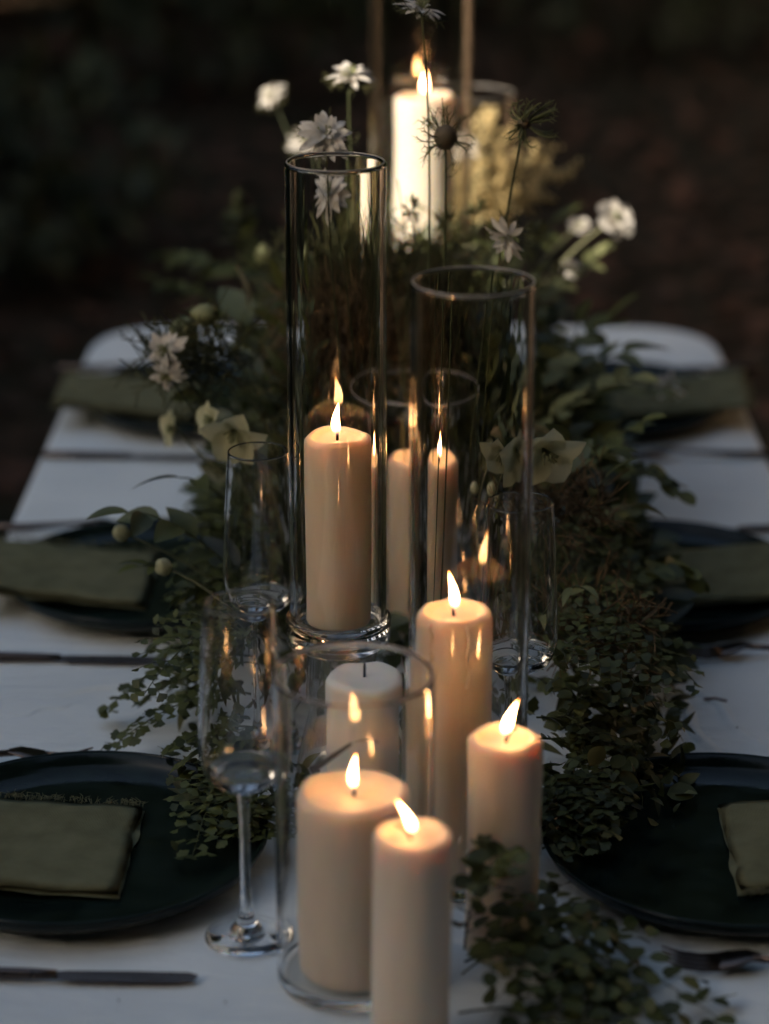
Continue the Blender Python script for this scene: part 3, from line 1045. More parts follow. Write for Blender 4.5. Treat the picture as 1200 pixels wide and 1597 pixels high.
def fern(pts, label, spread=.055, np_=11, ls=.0100, group='maidenhair fern fronds spilling from the runner', up=Vector((0, 0, 1)), single=True, floor=TZ + .004, tmpl='fan'):
    """arching rachis with side branches of fan leaflets"""
    base = pts[0]
    t = thing('fern_frond', label, 'fern', base, group)
    cv = bez(Vector((0, 0, 0)), pts[1] - base, pts[2] - base, 14)
    g = Geo()
    g.tube(cv, [.0010 - .0006 * i / 13 for i in range(14)], 4)
    lv = []
    for k in range(np_ * 2):
        u = .14 + .84 * k / (np_ * 2 - 1)
        p, d = at_t(cv, u)
        side = d.cross(up).normalized() * (1 if k % 2 else -1)
        L = spread * (math.sin(math.pi * min(1, .25 + .75 * u)) ** .8 + .12) * rnd.uniform(.8, 1.15)
        tip = p + (side * .85 + d * .55).normalized() * L + up * rnd.uniform(-.10, .08) * L
        bc = bez(p, p.lerp(tip, .5) + up * .12 * L, tip, 6)
        g.tube(bc, [.0005, .0005, .0004, .0004, .0003, .0003], 3, False)
        nl = max(3, int(L / (ls * .62)))
        for q in range(nl):
            pp, dd = at_t(bc, min(.999, (q + .6) / nl))
            sd = dd.cross(up).normalized() * (1 if q % 2 else -1)
            ax = (sd * (.9 if q < nl - 1 else .1) + dd * .6 + rv(.25)).normalized()
            lv.append((pp, ax, ls * rnd.uniform(.75, 1.15) * (1 - .25 * q / nl)))
    for v in g.v:
        v.z = max(v.z, floor - base.z)
    part('stem', g, 'stem', t)
    ms_ = []
    for (p, ax, s_) in lv:
        p = p.copy()
        p.z = max(p.z, floor - base.z + .001)
        e_ = p + ax * s_
        if e_.z + base.z < floor: ax = Vector((ax.x, ax.y, .05)).normalized()
        if not clear(p + base, -.006): continue
        ms_.append(frame(p, ax, up + rv(.55), s_))
    if single:
        me = tmesh(tmpl, 'fern')
        for m4 in ms_:
            link('leaflet', me, t, m4)
    else:
        g = Geo()
        for m4 in ms_:
            g.stamp(T[tmpl], m4)
        part('leaflets', g, 'fern', t, kind='stuff')
    return t
V = Vector
def vt(x, Y, z): return V((x, Y, TZ + z))
# left, over cloth and plate
FL = 'ferns on the left of the runner'
fern([vt(-.13, 1.99, .07), on(250, 1010, .09), on(163, 1112, .012)], 'thin fern tip curling onto the bare cloth left of the runner', .018, 9, .011, FL)
fern([vt(-.13, 1.93, .06), on(290, 1060, .07), on(148, 1188, .008)], 'thin fern tip reaching lowest on the cloth behind the near left plate', .020, 10, .0115, FL)
fern([vt(-.12, 1.86, .06), on(330, 1120, .08), on(262, 1175, .02)], 'short fern frond hanging between the two left plates', .032, 7, .012, FL)
for (pa, pb, yb, lb) in [((330, 1180, .06), (300, 1345, .022), 1.80, 'dark fern frond reaching farthest across the near left plate'), ((370, 1200, .06), (330, 1300, .03), 1.79, 'dark fern frond over the back rim of the near left plate'), ((400, 1230, .05), (405, 1330, .012), 1.76, 'dark fern frond behind the stem of the nearest flute')]:
    fern([vt(-.115, yb, .04), on(*pa), on(*pb)], lb, .040, 9, .0105, FL, floor=TZ + .026)
for k in range(4):
    y = 1.95 + .12 * k
    fern([vt(-.10, y, .10), vt(-.17, y - .02, .15 + .01 * k), vt(-.205 + rnd.uniform(-.02, .02), y - .09, .05 + rnd.uniform(0, .04))], 'fern frond tangled in the dark greenery left of the candles', .05, 10, .0095, FL, single=k < 3)
FR = 'ferns on the right of the runner'
for (pm, pt, Y, z, lb) in [((960, 960, .10), (1048, 1055, .015), 2.08, .12, 'fern frond with its tip farthest out on the cloth, short of the middle right fork'), ((960, 1020, .08), (1012, 1130, .008), 1.98, .10, 'bright edged fern frond on the cloth right of the right flute'), ((940, 1080, .06), (1005, 1170, .008), 1.92, .08, 'bright edged fern frond ending just behind the near right plate'),
                       ((930, 1130, .05), (985, 1190, .012), 1.86, .06, 'low fern frond touching the back rim of the near right plate'), ((900, 1000, .12), (1000, 960, .09), 2.1, .12, 'raised fern frond at the inner rim of the middle right plate'), ((900, 1100, .08), (905, 1205, .02), 1.86, .07, 'fern frond hanging between the right flute and the near right plate')]:
    fern([vt(.13, Y, z), on(*pm), on(*pt)], lb, .055, 11, .0105, FR)
for (pm, pt, lb) in [((880, 1230, .05), (905, 1330, .024), 'dark fern frond lying lowest on the near right plate'), ((900, 1220, .06), (935, 1290, .026), 'dark fern frond reaching farthest over the near right plate'), ((860, 1250, .05), (870, 1320, .020), 'dark fern frond between the right candle and the near right plate')]:
    fern([vt(.115, 1.80, .04), on(*pm), on(*pt)], lb, .045, 10, .0105, FR, floor=TZ + .022)
for k in range(6):
    y = 1.90 + .10 * k
    fern([vt(.10, y, .09), vt(.16, y - .03, .17), vt(.225 + rnd.uniform(-.02, .03), y - .08, .04 + rnd.uniform(0, .06))], 'fern frond tangled in the dark greenery right of the candles', .06, 11, .0100, FR, single=k < 4)
# big soft fern in the foreground
FF = 'foreground fern fronds'
for (b, pm, pt, sp, lb) in [((725, 1500, .01), (900, 1420, .05), (1125, 1592, .006), .046, 'longest blurred fern frond, its tip running out along the lower right cloth'),
                        ((720, 1520, .012), (860, 1400, .06), (990, 1540, .010), .048, 'blurred fern frond arching over the cloth below the near right fork'),
                        ((730, 1490, .02), (840, 1420, .07), (905, 1600, .012), .046, 'blurred fern frond bending down to the bottom edge beside the foremost candle'),
                        ((725, 1480, .02), (730, 1390, .09), (775, 1335, .105), .036, 'blurred fern frond standing upright in front of the candle by the right plate'),
                        ((735, 1480, .02), (830, 1400, .06), (930, 1430, .03), .042, 'blurred fern frond pointing from the candles to the near right plate'),
                        ((715, 1580, .01), (880, 1550, .03), (1050, 1620, .005), .042, 'lowest blurred fern frond, cut by the bottom edge of the view')]:
    fern([on(*b), on(*pm), on(*pt)], lb, sp * 1.2, 7, .0175, FF, tmpl='round')

def sprig(pts, label, tmpl, mat, n, size, name='leaf_sprig', cat='leafy sprig', group='leafy sprigs in the runner', stem='stem', r_=.0016, pair=False, up=Vector((0, 0, 1)), tipleaf=True, spread=.9):
    base = pts[0]
    t = thing(name, label, cat, base, group)
    cv = bez(V((0, 0, 0)), pts[1] - base, pts[2] - base, 12)
    g = Geo()
    g.tube(cv, [r_ * (1 - .6 * i / 11) for i in range(12)], 5)
    part('stem', g, stem, t)
    me = tmesh(tmpl, mat)
    for k in range(n):
        u = .15 + .83 * k / max(1, n - 1)
        p, d = at_t(cv, min(u, .995))
        for q in ((1, -1) if pair else ((1,) if k % 2 else (-1,))):
            sd = d.cross(up)
            sd = (sd.normalized() if sd.length > .1 else V((1, 0, 0))) * q
            ax = sd * spread + d * .7 + rv(.35)
            if tipleaf and k == n - 1: ax = d + rv(.2)
            s_ = size * rnd.uniform(.75, 1.15)
            ax.normalize()
            if (base + p + ax * s_).z < TZ + .006: ax.z = abs(ax.z) * .3
            if not clear(base + p + ax * s_, -.01): continue
            link('leaf', me, t, frame(p, ax, up + rv(.5), s_))
    return t
# broad dark leaves, left
sprig([vt(-.10, 2.35, .10), at(430, 560, 2.3), at(318, 545, 2.28)], 'dark broad leaves standing up left of the tall footed glass', 'ovate', 'broad', 7, .062)
sprig([vt(-.09, 2.42, .14), at(400, 560, 2.4), at(385, 480, 2.4)], 'dark upright leaves silhouetted against the far left cloth', 'ovate', 'broad', 7, .065)
sprig([vt(-.11, 2.15, .08), at(350, 740, 2.12), at(280, 745, 2.1)], 'dark pointed leaf spray pointing left over the middle left cloth', 'long', 'broad', 6, .055)
sprig([vt(-.11, 2.08, .06), at(290, 790, 2.05), at(200, 800, 2.03)], 'leaf spray with one curled tip above the middle left plate', 'ovate', 'broad', 8, .045)
sprig([vt(-.12, 2.05, .05), at(280, 860, 2.03), at(215, 885, 2.0)], 'small leaf spray drooping over the middle left plate', 'ovate', 'fern', 9, .030)
sprig([vt(-.10, 2.30, .12), at(450, 520, 2.3), at(440, 450, 2.3)], 'upright green leaves beside the rim of the footed glass', 'long', 'fern', 8, .045)
# round and broad leaves, right
sprig([vt(.06, 2.40, .15), at(760, 600, 2.35), at(728, 560, 2.32)], 'rounded pale leaf seen through the wide low glass', 'round', 'sage', 3, .036)
sprig([vt(.09, 2.40, .14), at(790, 600, 2.38), at(790, 545, 2.35)], 'pair of rounded leaves left of the bright glass edge', 'round', 'sage', 5, .034, pair=True)
sprig([vt(.12, 2.45, .14), at(850, 590, 2.42), at(855, 560, 2.4)], 'rounded leaves right of the bright glass edge', 'round', 'sage', 6, .036)
sprig([vt(.13, 2.60, .18), at(900, 540, 2.6), at(950, 500, 2.6)], 'leaf sprig raised against the far right white cloth', 'round', 'fern', 7, .045)
sprig([vt(.14, 2.50, .16), at(930, 560, 2.5), at(990, 545, 2.5)], 'dark leaves crossing the far right cloth', 'ovate', 'broad', 8, .050)
sprig([vt(.12, 2.10, .12), at(900, 720, 2.1), at(880, 690, 2.08)], 'dark broad leaf beside the pale green flower', 'ovate', 'broad', 5, .055)
sprig([vt(.11, 2.05, .09), at(900, 800, 2.05), at(945, 745, 2.05)], 'pale pointed leaf standing behind the right flute', 'long', 'sage', 5, .040)
sprig([vt(.10, 1.95, .08), at(880, 900, 1.95), at(905, 915, 1.92)], 'light leaf sprig just right of the right flute bowl', 'long', 'sage', 5, .030)
sprig([vt(.14, 2.30, .13), at(1000, 690, 2.3), at(1060, 770, 2.25)], 'loose green sprig hanging over the middle right cloth', 'round', 'fern', 14, .022, pair=True)
sprig([vt(.16, 2.05, .08), at(1030, 850, 2.1), at(1085, 900, 2.1)], 'small dark sprig lying across the middle right plate', 'round', 'fern', 12, .022, pair=True)
sprig([vt(.12, 2.55, .18), at(960, 620, 2.55), at(1035, 610, 2.55)], 'greyish sprig with faded blossoms over the far right plate', 'ovate', 'sage', 9, .030)
# back, soft
for (b, pm, pt, lb) in [((-.10, 2.85, .18), (350, 420, 2.9), (270, 400, 2.9), 'blurred fern-like spray reaching out at the far left'), ((-.10, 2.85, .18), (360, 400, 2.95), (372, 330, 2.95), 'blurred upright green spray at the far left'),
                        ((-.10, 2.8, .16), (330, 470, 2.85), (250, 440, 2.85), 'blurred low green spray at the far left end')]:
    sprig([vt(*b), at(*pm), at(*pt)], lb, 'ovate', 'fern', 13, .034, pair=True)
sprig([vt(.05, 2.8, .22), at(800, 420, 2.8), at(860, 350, 2.8)], 'blurred green sprig below the yellow plume', 'long', 'fern', 10, .040, pair=True)
sprig([vt(.10, 2.7, .20), at(880, 460, 2.7), at(930, 400, 2.7)], 'blurred leaves on the stem of the right white flower', 'ovate', 'sage', 8, .030, pair=True)
# comb-like fern fronds with narrow paired leaflets
LF = 'narrow comb-leaved fern fronds at the edges of the runner'
for (b, pm, pt, lb, sz, mt) in [((.13, 2.00, .10), (970, 960, .12), (1045, 1040, .02), 'comb-leaved fern frond drooping beside the middle right plate', .021, 'fern'),
        ((.12, 1.92, .08), (930, 1080, .08), (1010, 1090, .03), 'comb-leaved fern frond pointing right over the bare cloth', .021, 'fern'),
        ((.11, 1.86, .07), (900, 1120, .06), (1005, 1150, .012), 'comb-leaved fern frond lying on the cloth above the near right plate', .022, 'fern'),
        ((.11, 1.84, .06), (890, 1150, .05), (985, 1185, .010), 'lower comb-leaved fern frond along the back of the near right plate', .020, 'fern'),
        ((.10, 1.80, .05), (870, 1190, .06), (920, 1300, .028), 'comb-leaved fern frond draped over the near right plate rim', .019, 'fern'),
        ((.10, 2.02, .10), (905, 900, .15), (985, 905, .11), 'comb-leaved fern frond arching up beside the right flute', .022, 'fern'),
        ((-.12, 1.98, .09), (300, 960, .12), (240, 1010, .07), 'comb-leaved fern frond arching left beside the middle left plate', .018, 'fern'),
        ((-.12, 1.95, .08), (290, 1020, .09), (215, 1105, .01), 'comb-leaved fern frond falling onto the left cloth', .016, 'fern'),
        ((-.11, 1.84, .06), (320, 1150, .07), (285, 1195, .03), 'comb-leaved fern frond behind the near left plate', .016, 'fern'),
        ((-.12, 2.06, .11), (330, 900, .13), (290, 930, .11), 'comb-leaved fern frond left of the back flute', .018, 'fern')]:
    sprig([vt(*b), on(*pm), on(*pt)], lb, 'ovate', mt, 15, sz, name='fern_frond', cat='fern', group=LF, r_=.0010, pair=True, spread=1.2)
for (b, pm, pt, lb, tm, mt, n_, sz) in [((-.06, 2.5, .18), (450, 440, 2.5), (400, 420, 2.5), 'soft green sprig left of the footed glass rim', 'ovate', 'fern', 8, .032),
        ((.06, 2.5, .18), (700, 470, 2.5), (680, 405, 2.5), 'soft green sprig seen through the second tall glass', 'ovate', 'fern', 8, .032), ((.08, 2.55, .2), (800, 480, 2.55), (835, 430, 2.55), 'soft green sprig behind the bright glass edge', 'ovate', 'sage', 8, .030),
        ((-.02, 2.45, .18), (560, 470, 2.45), (575, 430, 2.45), 'soft green sprig inside the outline of the footed glass', 'ovate', 'fern', 8, .028), ((.11, 2.35, .16), (870, 640, 2.32), (930, 620, 2.3), 'broad olive sprig right of the bright glass edge', 'ovate', 'sage', 7, .040),
        ((.13, 2.25, .13), (950, 680, 2.25), (1000, 660, 2.22), 'olive leaf sprig over the middle of the right greenery', 'ovate', 'fern', 9, .036), ((.12, 2.15, .12), (930, 800, 2.15), (990, 790, 2.12), 'olive leaf sprig behind the middle right plate', 'long', 'sage', 8, .036)]:
    sprig([vt(*b), at(*pm), at(*pt)], lb, tm, mt, n_, sz)
for (b, pm, pt, lb, tm, mt, n_, sz) in [((.10, 2.5, .18), (880, 600, 2.5), (905, 500, 2.48), 'tall olive leaf sprig against the inner end of the far right cloth', 'round', 'sage', 9, .034),
        ((.13, 2.4, .16), (940, 600, 2.4), (985, 590, 2.38), 'olive leaf sprig crossing the inner edge of the far right plate', 'ovate', 'sage', 9, .036), ((.12, 2.2, .13), (900, 690, 2.2), (955, 705, 2.15), 'olive leaf sprig just right of the pale green flower', 'ovate', 'fern', 9, .036),
        ((-.10, 2.4, .16), (390, 520, 2.4), (345, 500, 2.4), 'olive leaf sprig behind the round green bud', 'ovate', 'fern', 9, .038), ((-.10, 2.25, .13), (370, 620, 2.25), (320, 620, 2.22), 'olive leaf sprig above the cream flower', 'ovate', 'fern', 9, .036),
        ((.05, 2.5, .18), (660, 450, 2.5), (645, 380, 2.5), 'airy olive sprig between the tall glasses, below the sunlit candle', 'ovate', 'sage', 9, .024), ((.07, 2.55, .2), (770, 440, 2.55), (765, 370, 2.55), 'airy olive sprig below the yellow plume', 'ovate', 'fern', 10, .026)]:
    sprig([vt(*b), at(*pm), at(*pt)], lb, tm, mt, n_, sz)
# small leafy twig and leaf between thick candles
sprig([at(480, 1200, 1.63), at(515, 1180, 1.63), at(548, 1158, 1.63)], 'cut brown stem lying behind the flame of the thick candle', 'long', 'broad', 2, .030, r_=.0032, stem='bark')

# feathery thread foliage mounded behind the footed glass
def threads(center, r3, n, mat, label, cat='dried grass', name='dried_grass', L=.05, thick=.00085):
    t = thing(name, label, cat, center)
    g = Geo()
    for _ in range(n):
        d = rv().normalized()
        p = V((d.x * r3[0], d.y * r3[1], d.z * r3[2])) * rnd.random() ** .5
        q = p + (rv(1) + V((0, 0, .3))).normalized() * L * rnd.uniform(.5, 1.2)
        md = p.lerp(q, .5) + rv(.35) * L
        cv = bez(p, md, q, 5)
        g.tube(cv, [thick, thick, thick * .9, thick * .8, thick * .5], 3, False)
        for k in (2, 3, 4):
            e = cv[k] + rv(1).normalized() * L * .28
            g.tube([cv[k - 1], e], [thick * .7, thick * .9], 3, False)
    o = part('wisps', g, mat, t, kind='stuff')
    return t
threads(at(540, 520, 2.34), (.080, .05, .05), 420, 'brown', 'wispy brown dried grass seen through the footed glass')
threads(at(640, 490, 2.42), (.07, .05, .06), 300, 'brown', 'wispy brown dried grass behind the wide low glass')
threads(at(590, 440, 2.40), (.12, .05, .05), 380, 'thread', 'fine green thread leaves above the dried grass', 'foliage', 'thread_leaves')
threads(at(300, 565, 2.2), (.05, .03, .018), 130, 'thread', 'fine thread leaves behind the left white flower', 'foliage', 'thread_leaves')
threads(at(890, 800, 2.06), (.04, .03, .02), 70, 'brown', 'brown dried tendrils behind the right flute', name='dried_tendrils')
threads(at(930, 990, 1.98), (.06, .05, .03), 130, 'brown', 'brown dried moss under the right ferns', 'moss', 'dried_moss')

# ---------------------------------------------------------------- flowers
def stem_part(t, pts, mat='stem', r_=.0011):
    g = Geo()
    n = len(pts)
    g.tube(pts, [r_ * (1.1 - .3 * i / (n - 1)) for i in range(n)], 5)
    return part('stem', g, mat, t)
def side_threads(g, pts, n=10, L=.02):
    for k in range(n):
        p, d = at_t(pts, rnd.uniform(.25, .92))
        q = p + (rv().normalized() + d * .8 + V((0, 0, .4))).normalized() * L * rnd.uniform(.5, 1.3)
        cv = bez(p, p.lerp(q, .5) + rv(.004), q, 4)
        g.tube(cv, [.0004, .0004, .0003, .0002], 3, False)
        for z in (1, 2, 3):
            g.tube([cv[z], cv[z] + rv().normalized() * L * .3], [.0003, .0002], 3, False)
def start(name, label, cat, base, head, group, bow=.03, stem='stem', r_=.0011, feather=8):
    t = thing(name, label, cat, base, group)
    h = head - base
    pts = bez(V((0, 0, 0)), h * .5 + V((rnd.uniform(-bow, bow), rnd.uniform(-bow, bow) * .5, h.z * .2)), h, 14)
    stem_part(t, pts, stem, r_)
    if feather:
        g = Geo()
        side_threads(g, pts, feather)
        part('thread_leaves', g, 'thread', t, kind='stuff')
    return t, h, (pts[-1] - pts[-3]).normalized()
FG = 'white blossoms rising from the runner'
def nigella(base, head, axis, size, label, petals=(13, 12, 10), mat='petal', openness=1.0, bract=14, group=FG, feather=8):
    t, h, _ = start('white_flower', label, 'flower', base, head, group, feather=feather)
    ax = Vector(axis).normalized()
    x = ax.orthogonal().normalized()
    y = ax.cross(x)
    me = tmesh('petal', mat)
    for L, n in enumerate(petals):
        for k in range(n):
            a = 2 * math.pi * (k + .5 * L) / n + rnd.uniform(-.15, .15)
            rad = x * math.cos(a) + y * math.sin(a)
            el = (.12 + .38 * L) / openness
            d = rad * math.cos(el) + ax * math.sin(el) + rv(.26)
            s_ = size * .5 * (1 - .12 * L) * rnd.uniform(.72, 1.2)
            link('petal', me, t, frame(h + ax * .0015 * L + rad * .001, d, ax + rv(.3), (s_ * 1.15, s_, s_)))
    g = Geo()
    for k in range(22):
        d = (ax * 1.0 + rv(.75)).normalized()
        g.tube(bez(h, h + d * size * .16, h + d * size * .26 + rv(.002), 4), [.0005, .0005, .0005, .0009], 4)
    part('stamens', g, 'budgreen', t)
    if bract:
        g = Geo()
        for k in range(bract):
            a = 2 * math.pi * k / bract
            rad = x * math.cos(a) + y * math.sin(a)
            d = (rad + ax * -.15 + rv(.25)).normalized()
            cv = bez(h - ax * .002, h + d * size * .35 - ax * .006, h + d * size * .62 + ax * .006, 6)
            g.tube(cv, [.0006, .0005, .0005, .0004, .0003, .0002], 3, False)
            for z in (2, 3, 4):
                for _ in range(2):
                    g.tube([cv[z], cv[z] + (d + rv(1)).normalized() * size * .16], [.0004, .0002], 3, False)
        part('bracts', g, 'thread', t)
    return t
nigella(vt(-.03, 2.2, .10), at(508, 213, 2.12), (.0, -.75, .65), .047, 'large white double flower showing above the rim of the footed glass', (17, 16, 15, 14, 11), openness=1.5)
nigella(vt(-.02, 2.25, .12), at(512, 305, 2.2), (-.3, -.5, .8), .050, 'white flower seen through the footed glass below its rim', (13, 12, 9))
nigella(vt(-.01, 2.35, .14), at(545, 122, 2.32), (.1, -.15, 1), .044, 'small white flower seen from the side, above the largest white flower', (13, 11, 8), openness=1.5)
nigella(vt(-.09, 2.75, .2), at(425, 152, 2.78), (-.5, -.3, .75), .036, 'cream blurred flower at the upper left', (11, 10, 8), feather=0)
nigella(vt(-.05, 2.7, .2), at(475, 225, 2.75), (.2, -.6, .75), .040, 'small blurred pale flower behind the largest white flower', (8, 7, 0), feather=0)
nigella(vt(.005, 2.15, .05), at(657, 17, 2.12), (.35, .1, .9), .042, 'highest flower, grey white and flat, on a thin tall stem', (16, 13, 0), openness=2.0)
nigella(vt(.07, 2.2, .1), at(795, 368, 2.12), (-.35, -.6, -.3), .042, 'drooping faded white flower beside the second tall glass', (9, 8, 5), openness=.45)
nigella(vt(-.12, 2.2, .1), at(262, 545, 2.15), (-.4, -.8, .1), .042, 'white flower hanging at the left in front of the far cloth', (11, 10, 7))
nigella(vt(-.12, 2.2, .1), at(262, 583, 2.14), (-.2, -.9, -.3), .034, 'smaller white flower hanging just below the left one', (10, 8, 0), feather=0)
nigella(vt(.0, 2.8, .22), at(725, 232, 2.85), (0, -.7, .7), .040, 'pale blurred flower between the sunlit candle and the yellow plume', (8, 7, 6), feather=0)
nigella(vt(.1, 2.65, .2), at(1040, 605, 2.6), (.2, -.5, .8), .040, 'faded pinkish blossom over the far right plate', (7, 5, 0), feather=0)

def scabiosa(base, head, axis, size, label, mat='petal', group=FG):
    t, h, _ = start('white_scabiosa', label, 'flower', base, head, group, r_=.0016, stem='palestem', feather=0)
    ax = Vector(axis).normalized()
    x = ax.orthogonal().normalized()
    y = ax.cross(x)
    me = tmesh('ray', mat)
    for L, n in enumerate((9, 8, 7)):
        for k in range(n):
            a = 2 * math.pi * (k + .5 * L) / n + rnd.uniform(-.2, .2)
            rad = x * math.cos(a) + y * math.sin(a)
            el = .1 + .42 * L
            s_ = size * .5 * (1 - .2 * L)
            link('petal', me, t, frame(h + rad * .003, rad * math.cos(el) + ax * math.sin(el) + rv(.15), ax + rv(.4), (s_ * 1.5, s_, s_)))
    g = Geo()
    for k in range(40):
        d = (ax + rv(.8)).normalized()
        g.tube([h, h + d * size * .2], [.0008, .0013], 4)
    part('flower_centre', g, 'budgreen', t)
scabiosa(vt(.12, 2.65, .18), at(960, 342, 2.66), (.45, -.6, .65), .044, 'bright white blurred flower on a pale stem at the upper right')
scabiosa(vt(.12, 2.7, .18), at(905, 352, 2.78), (.0, -.5, .85), .021, 'dim blurred flower left of the bright right one')
scabiosa(vt(.12, 2.6, .16), at(890, 420, 2.7), (.3, -.4, .85), .024, 'small dim blossom below the bright right flower')

def pod(base, head, axis, size, label, curled=False):
    t, h, _ = start('seed_pod', label, 'seed pod', base, head, 'spiny seed pods on thin stems', bow=.012, r_=.0013, feather=14)
    ax = Vector(axis).normalized()
    x = ax.orthogonal().normalized()
    y = ax.cross(x)
    g = Geo()
    q = ax.to_track_quat('Z', 'Y').to_matrix().to_4x4()
    q.translation = h
    gg = Geo()
    rr_ = size * (.12 if curled else .22)
    gg.lathe([(0, -rr_), (rr_ * .6, -rr_ * .75), (rr_, 0), (rr_ * .8, rr_ * .7), (rr_ * .3, rr_ * 1.05), (0, rr_ * 1.1)], 12)
    for v in gg.v: g.v.append(q @ v)
    g.f = gg.f
    part('pod', g, 'podbrown', t)
    g = Geo()
    nb = 26 if curled else 34
    for k in range(nb):
        d = (rv().normalized() + ax * (.35 if curled else .25)).normalized()
        L = size * rnd.uniform(.42, .58)
        bend = (ax * .9 if curled else rv(.8))
        cv = bez(h + d * rr_ * .7, h + d * L, h + d * L * (1.0 if not curled else .9) + bend * L * .45, 7)
        th = .0010 if curled else .0006
        g.tube(cv, [th, th, th, th * .9, th * .8, th * .6, th * .4], 3, False)
        for z in (2, 3, 4, 5):
            g.tube([cv[z], cv[z] + (d + rv(1.1)).normalized() * size * .13], [.0004, .0002], 3, False)
    part('bracts', g, 'thread' if not curled else 'sage', t)
pod(vt(.02, 2.15, .06), at(695, 216, 2.10), (.1, -.2, 1), .050, 'dark round seed pod with a spiny collar in front of the sunlit candle')
pod(vt(.05, 2.2, .10), at(818, 192, 2.10), (.75, -.1, .35), .050, 'starry seed head with curled spines in front of the yellow plume', True)

# thin stray stems
for (b, tp_, lb) in [((.0, 2.2, .1), (575, 300, 2.2), 'thin thread-leaved stem inside the outline of the footed glass'), ((-.01, 2.25, .1), (620, 280, 2.25), 'thin feathery stem left of the sunlit candle')]:
    t, h, _ = start('thin_stem', lb, 'stem', vt(*b), at(*tp_), 'thin stems rising from the runner', r_=.0008, feather=16)

# airy stems that fill the space behind and between the cylinders
AS = 'airy thin stems behind the glass cylinders'
for k, (x0, y0_, px_, py_, Y_, lb) in enumerate([(.03, 2.3, 640, 330, 2.25, 'airy feathery stem just left of the sunlit candle foot'), (.04, 2.35, 690, 345, 2.3, 'airy feathery stem in front of the sunlit candle foot'), (.06, 2.4, 745, 330, 2.35, 'airy feathery stem under the yellow plume'),
        (.08, 2.4, 835, 360, 2.4, 'airy feathery stem right of the yellow plume'), (-.04, 2.4, 470, 400, 2.35, 'airy feathery stem along the left wall of the footed glass'), (-.02, 2.4, 560, 370, 2.35, 'airy feathery stem in the middle of the footed glass'),
        (.02, 2.45, 620, 395, 2.4, 'airy feathery stem between the two tall glasses'), (.05, 2.4, 715, 385, 2.35, 'airy feathery stem over the rim of the second tall glass'), (.09, 2.5, 870, 420, 2.5, 'airy feathery stem left of the right white flower stem')]):
    t, h, _ = start('thin_stem', lb, 'stem', vt(x0, y0_, .12), at(px_, py_, Y_), AS, r_=.0009, feather=34)
    g = Geo()
    for q in range(16):
        d = (rv().normalized() + V((0, 0, .5))).normalized()
        g.stamp(T['long'], frame(h + rv(.004), d, rv(), rnd.uniform(.008, .018)))
    part('leaf_tuft', g, 'thread', t, kind='stuff')

# goldenrod plume
def goldenrod(base, label, plumes):
    t = thing('goldenrod', label, 'flower', base, None)
    gs, gf = Geo(), Geo()
    oct_ = ([(1, 0, 0), (-1, 0, 0), (0, 1, 0), (0, -1, 0), (0, 0, 1), (0, 0, -1)], [(0, 2, 4), (2, 1, 4), (1, 3, 4), (3, 0, 4), (2, 0, 5), (1, 2, 5), (3, 1, 5), (0, 3, 5)])
    for tipw, wd in plumes:
        tip = tipw - base
        cv = bez(V((0, 0, 0)), tip * .5 + V((0, 0, .04)), tip, 12)
        gs.tube(cv, [.0015] * 12, 4)
        for k in range(26):
            u = .42 + .58 * k / 25
            p, d = at_t(cv, min(u, .999))
            L = wd * (1.25 - u) * rnd.uniform(.7, 1.2) + .006
            dd = (rv().normalized() + d * .5 + V((0, 0, .35))).normalized()
            e = bez(p, p + dd * L * .6, p + dd * L + d * L * .4 + V((0, 0, -.15 * L)), 5)
            gs.tube(e, .0005, 3, False)
            for q in range(16):
                pp, _d = at_t(e, rnd.uniform(.1, .999))
                s_ = rnd.uniform(.0010, .0026)
                m4 = Matrix.Translation(pp + rv(.0045)) @ Euler((rnd.uniform(0, 3), rnd.uniform(0, 3), 0)).to_matrix().to_4x4() @ Matrix.Diagonal((s_, s_ * .8, s_ * 1.2, 1))
                gf.stamp(oct_, m4)
    part('stem', gs, 'stem', t)
    part('florets', gf, 'yellow', t, kind='stuff')
goldenrod(vt(.03, 2.85, .2), 'sunlit yellow feathery plume right of the sunlit candle',
          [(at(892, 266, 2.85), .035), (at(850, 235, 2.90), .04), (at(765, 180, 2.9), .03), (at(800, 215, 2.84), .035), (at(790, 270, 2.84), .04), (at(735, 250, 2.92), .035), (at(845, 300, 2.83), .03), (at(720, 300, 2.92), .03), (at(760, 310, 2.86), .03)])

def hellebore(base, head, axis, size, label, n=5):
    t, h, _ = start('hellebore', label, 'flower', base, head, 'pale green hellebores in the runner', r_=.0016, stem='palestem', feather=0)
    ax = Vector(axis).normalized()
    x = ax.orthogonal().normalized()
    y = ax.cross(x)
    me = tmesh('sepal', 'petalgreen')
    for k in range(n):
        a = 2 * math.pi * k / n + rnd.uniform(-.2, .2)
        rad = x * math.cos(a) + y * math.sin(a)
        s_ = size * .55 * rnd.uniform(.9, 1.1)
        link('petal', me, t, frame(h, rad * .75 + ax * .75 + rv(.12), -rad + ax * .4 + rv(.2), (s_ * 1.1, s_, s_)))
    g = Geo()
    for k in range(14):
        g.tube([h, h + (ax + rv(.4)).normalized() * size * .3], [.0006, .0009], 4)
    part('stamens', g, 'budgreen', t)
hellebore(vt(.09, 2.12, .12), at(846, 698, 1.99), (.30, -.85, -.35), .066, 'pale green drooping flower right of the bright glass edge')
hellebore(vt(.07, 2.12, .12), at(803, 700, 2.01), (-.25, -.7, -.55), .050, 'pale green drooping flower left of the bright glass edge')
hellebore(vt(-.10, 2.15, .1), at(368, 668, 2.08), (-.2, -.75, -.35), .056, 'pale cream flower above the back left flute')
hellebore(vt(-.11, 2.2, .1), at(335, 655, 2.12), (-.7, -.4, .2), .036, 'small pale bud flower left of the cream flower')
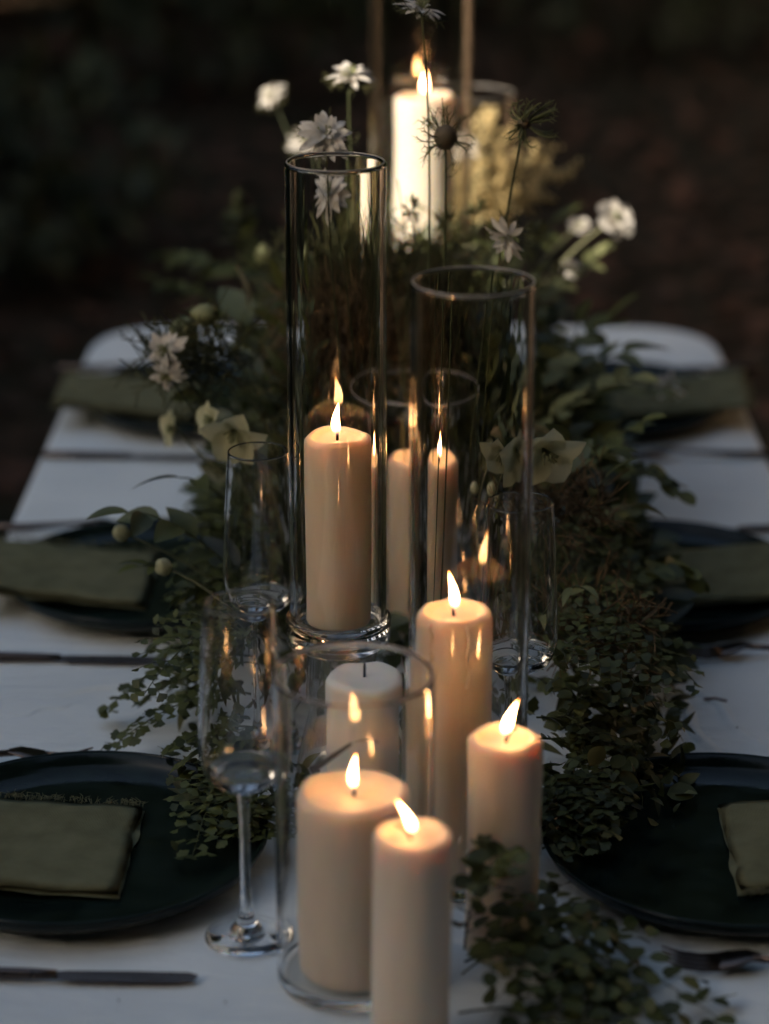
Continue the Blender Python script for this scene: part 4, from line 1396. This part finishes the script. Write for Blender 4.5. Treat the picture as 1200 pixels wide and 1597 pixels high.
hellebore(vt(-.12, 2.25, .1), at(275, 668, 2.25), (-.7, -.4, .1), .036, 'blurred pink tinged blossom at the left edge of the greenery')

def bud(base, head, axis, size, label, mat='budgreen'):
    t, h, _ = start('flower_bud', label, 'flower bud', base, head, 'closed buds around the runner', r_=.0012, stem='palestem', feather=0)
    q = Vector(axis).to_track_quat('Z', 'Y').to_matrix().to_4x4()
    q.translation = h
    gg = Geo()
    s_ = size / 2
    gg.lathe([(0, -s_), (s_ * .45, -s_ * .92), (s_ * .85, -s_ * .45), (s_ * .92, 0), (s_ * .75, s_ * .55), (s_ * .35, s_ * .95), (s_ * .12, s_ * 1.15), (0, s_ * 1.18)], 16)
    for i, v in enumerate(gg.v):
        a = math.atan2(v.y, v.x)
        v.x *= 1 + .06 * math.cos(5 * a)
        v.y *= 1 + .06 * math.cos(5 * a)
    g = Geo()
    g.v = [q @ v for v in gg.v]
    g.f = gg.f
    part('bud_body', g, mat, t)
    me = tmesh('sepal', 'stem')
    for k in range(5):
        a = 2 * math.pi * k / 5
        d = q.to_3x3() @ V((math.cos(a), math.sin(a), .35))
        link('sepal', me, t, frame(q @ V((0, 0, -s_ * .98)), d, q.to_3x3() @ V((-math.cos(a) * .2, -math.sin(a) * .2, -1)), s_ * 1.2))
bud(vt(-.10, 2.25, .14), at(320, 491, 2.2), (-.9, -.2, .2), .024, 'round green bud against the far left cloth')
bud(vt(-.11, 2.25, .14), at(285, 516, 2.22), (-.6, -.3, -.5), .028, 'dark green bud just below the round green bud')
bud(vt(-.12, 2.1, .05), at(189, 831, 2.06), (-.3, -.5, .7), .017, 'pale yellow bud at the far left tip of the greenery', 'petalgreen')
bud(vt(-.12, 2.0, .05), at(255, 884, 2.0), (-.1, -.6, .7), .017, 'pale yellow bud over the middle left plate', 'petalgreen')
bud(vt(-.06, 2.45, .16), at(412, 398, 2.5), (-.1, -.2, 1), .022, 'pale round bud on a bent stem left of the footed glass', 'budgreen')
bud(vt(.08, 2.15, .1), at(742, 760, 2.12), (0, -.4, .8), .012, 'tiny pale bud behind the wide low glass', 'petalgreen')
bud(vt(.08, 2.1, .1), at(780, 762, 2.12), (0, -.4, .8), .014, 'tiny pale bud left of the right flute', 'petalgreen')

# crumbs and a fallen twig on the cloth
a, b = on(1098, 1090, .002), on(1134, 1093, .002)
g = Geo()
g.tube([a - a, (b - a) * .5 + V((0, .001, .001)), b - a], [.0013, .0016, .0011], 5)
o = part('twig', g, 'twig')
o.location = a
tag(o, 'short brown twig lying on the right of the cloth', 'twig')
for (px_, py_, s_) in [(62, 1180, .0022), (95, 1177, .0013), (185, 1560, .0011), (352, 1563, .0011), (1150, 1135, .0012)]:
    g = Geo()
    g.lathe([(0, -.5), (.6, -.3), (.8, .2), (.3, .8), (0, .9)], 6)
    g.v = [v * s_ for v in g.v]
    o = part('crumb', g, 'podbrown')
    o.location = on(px_, py_, .002)
    tag(o, 'tiny dark crumb on the white tablecloth', 'crumb', 'crumbs on the tablecloth')
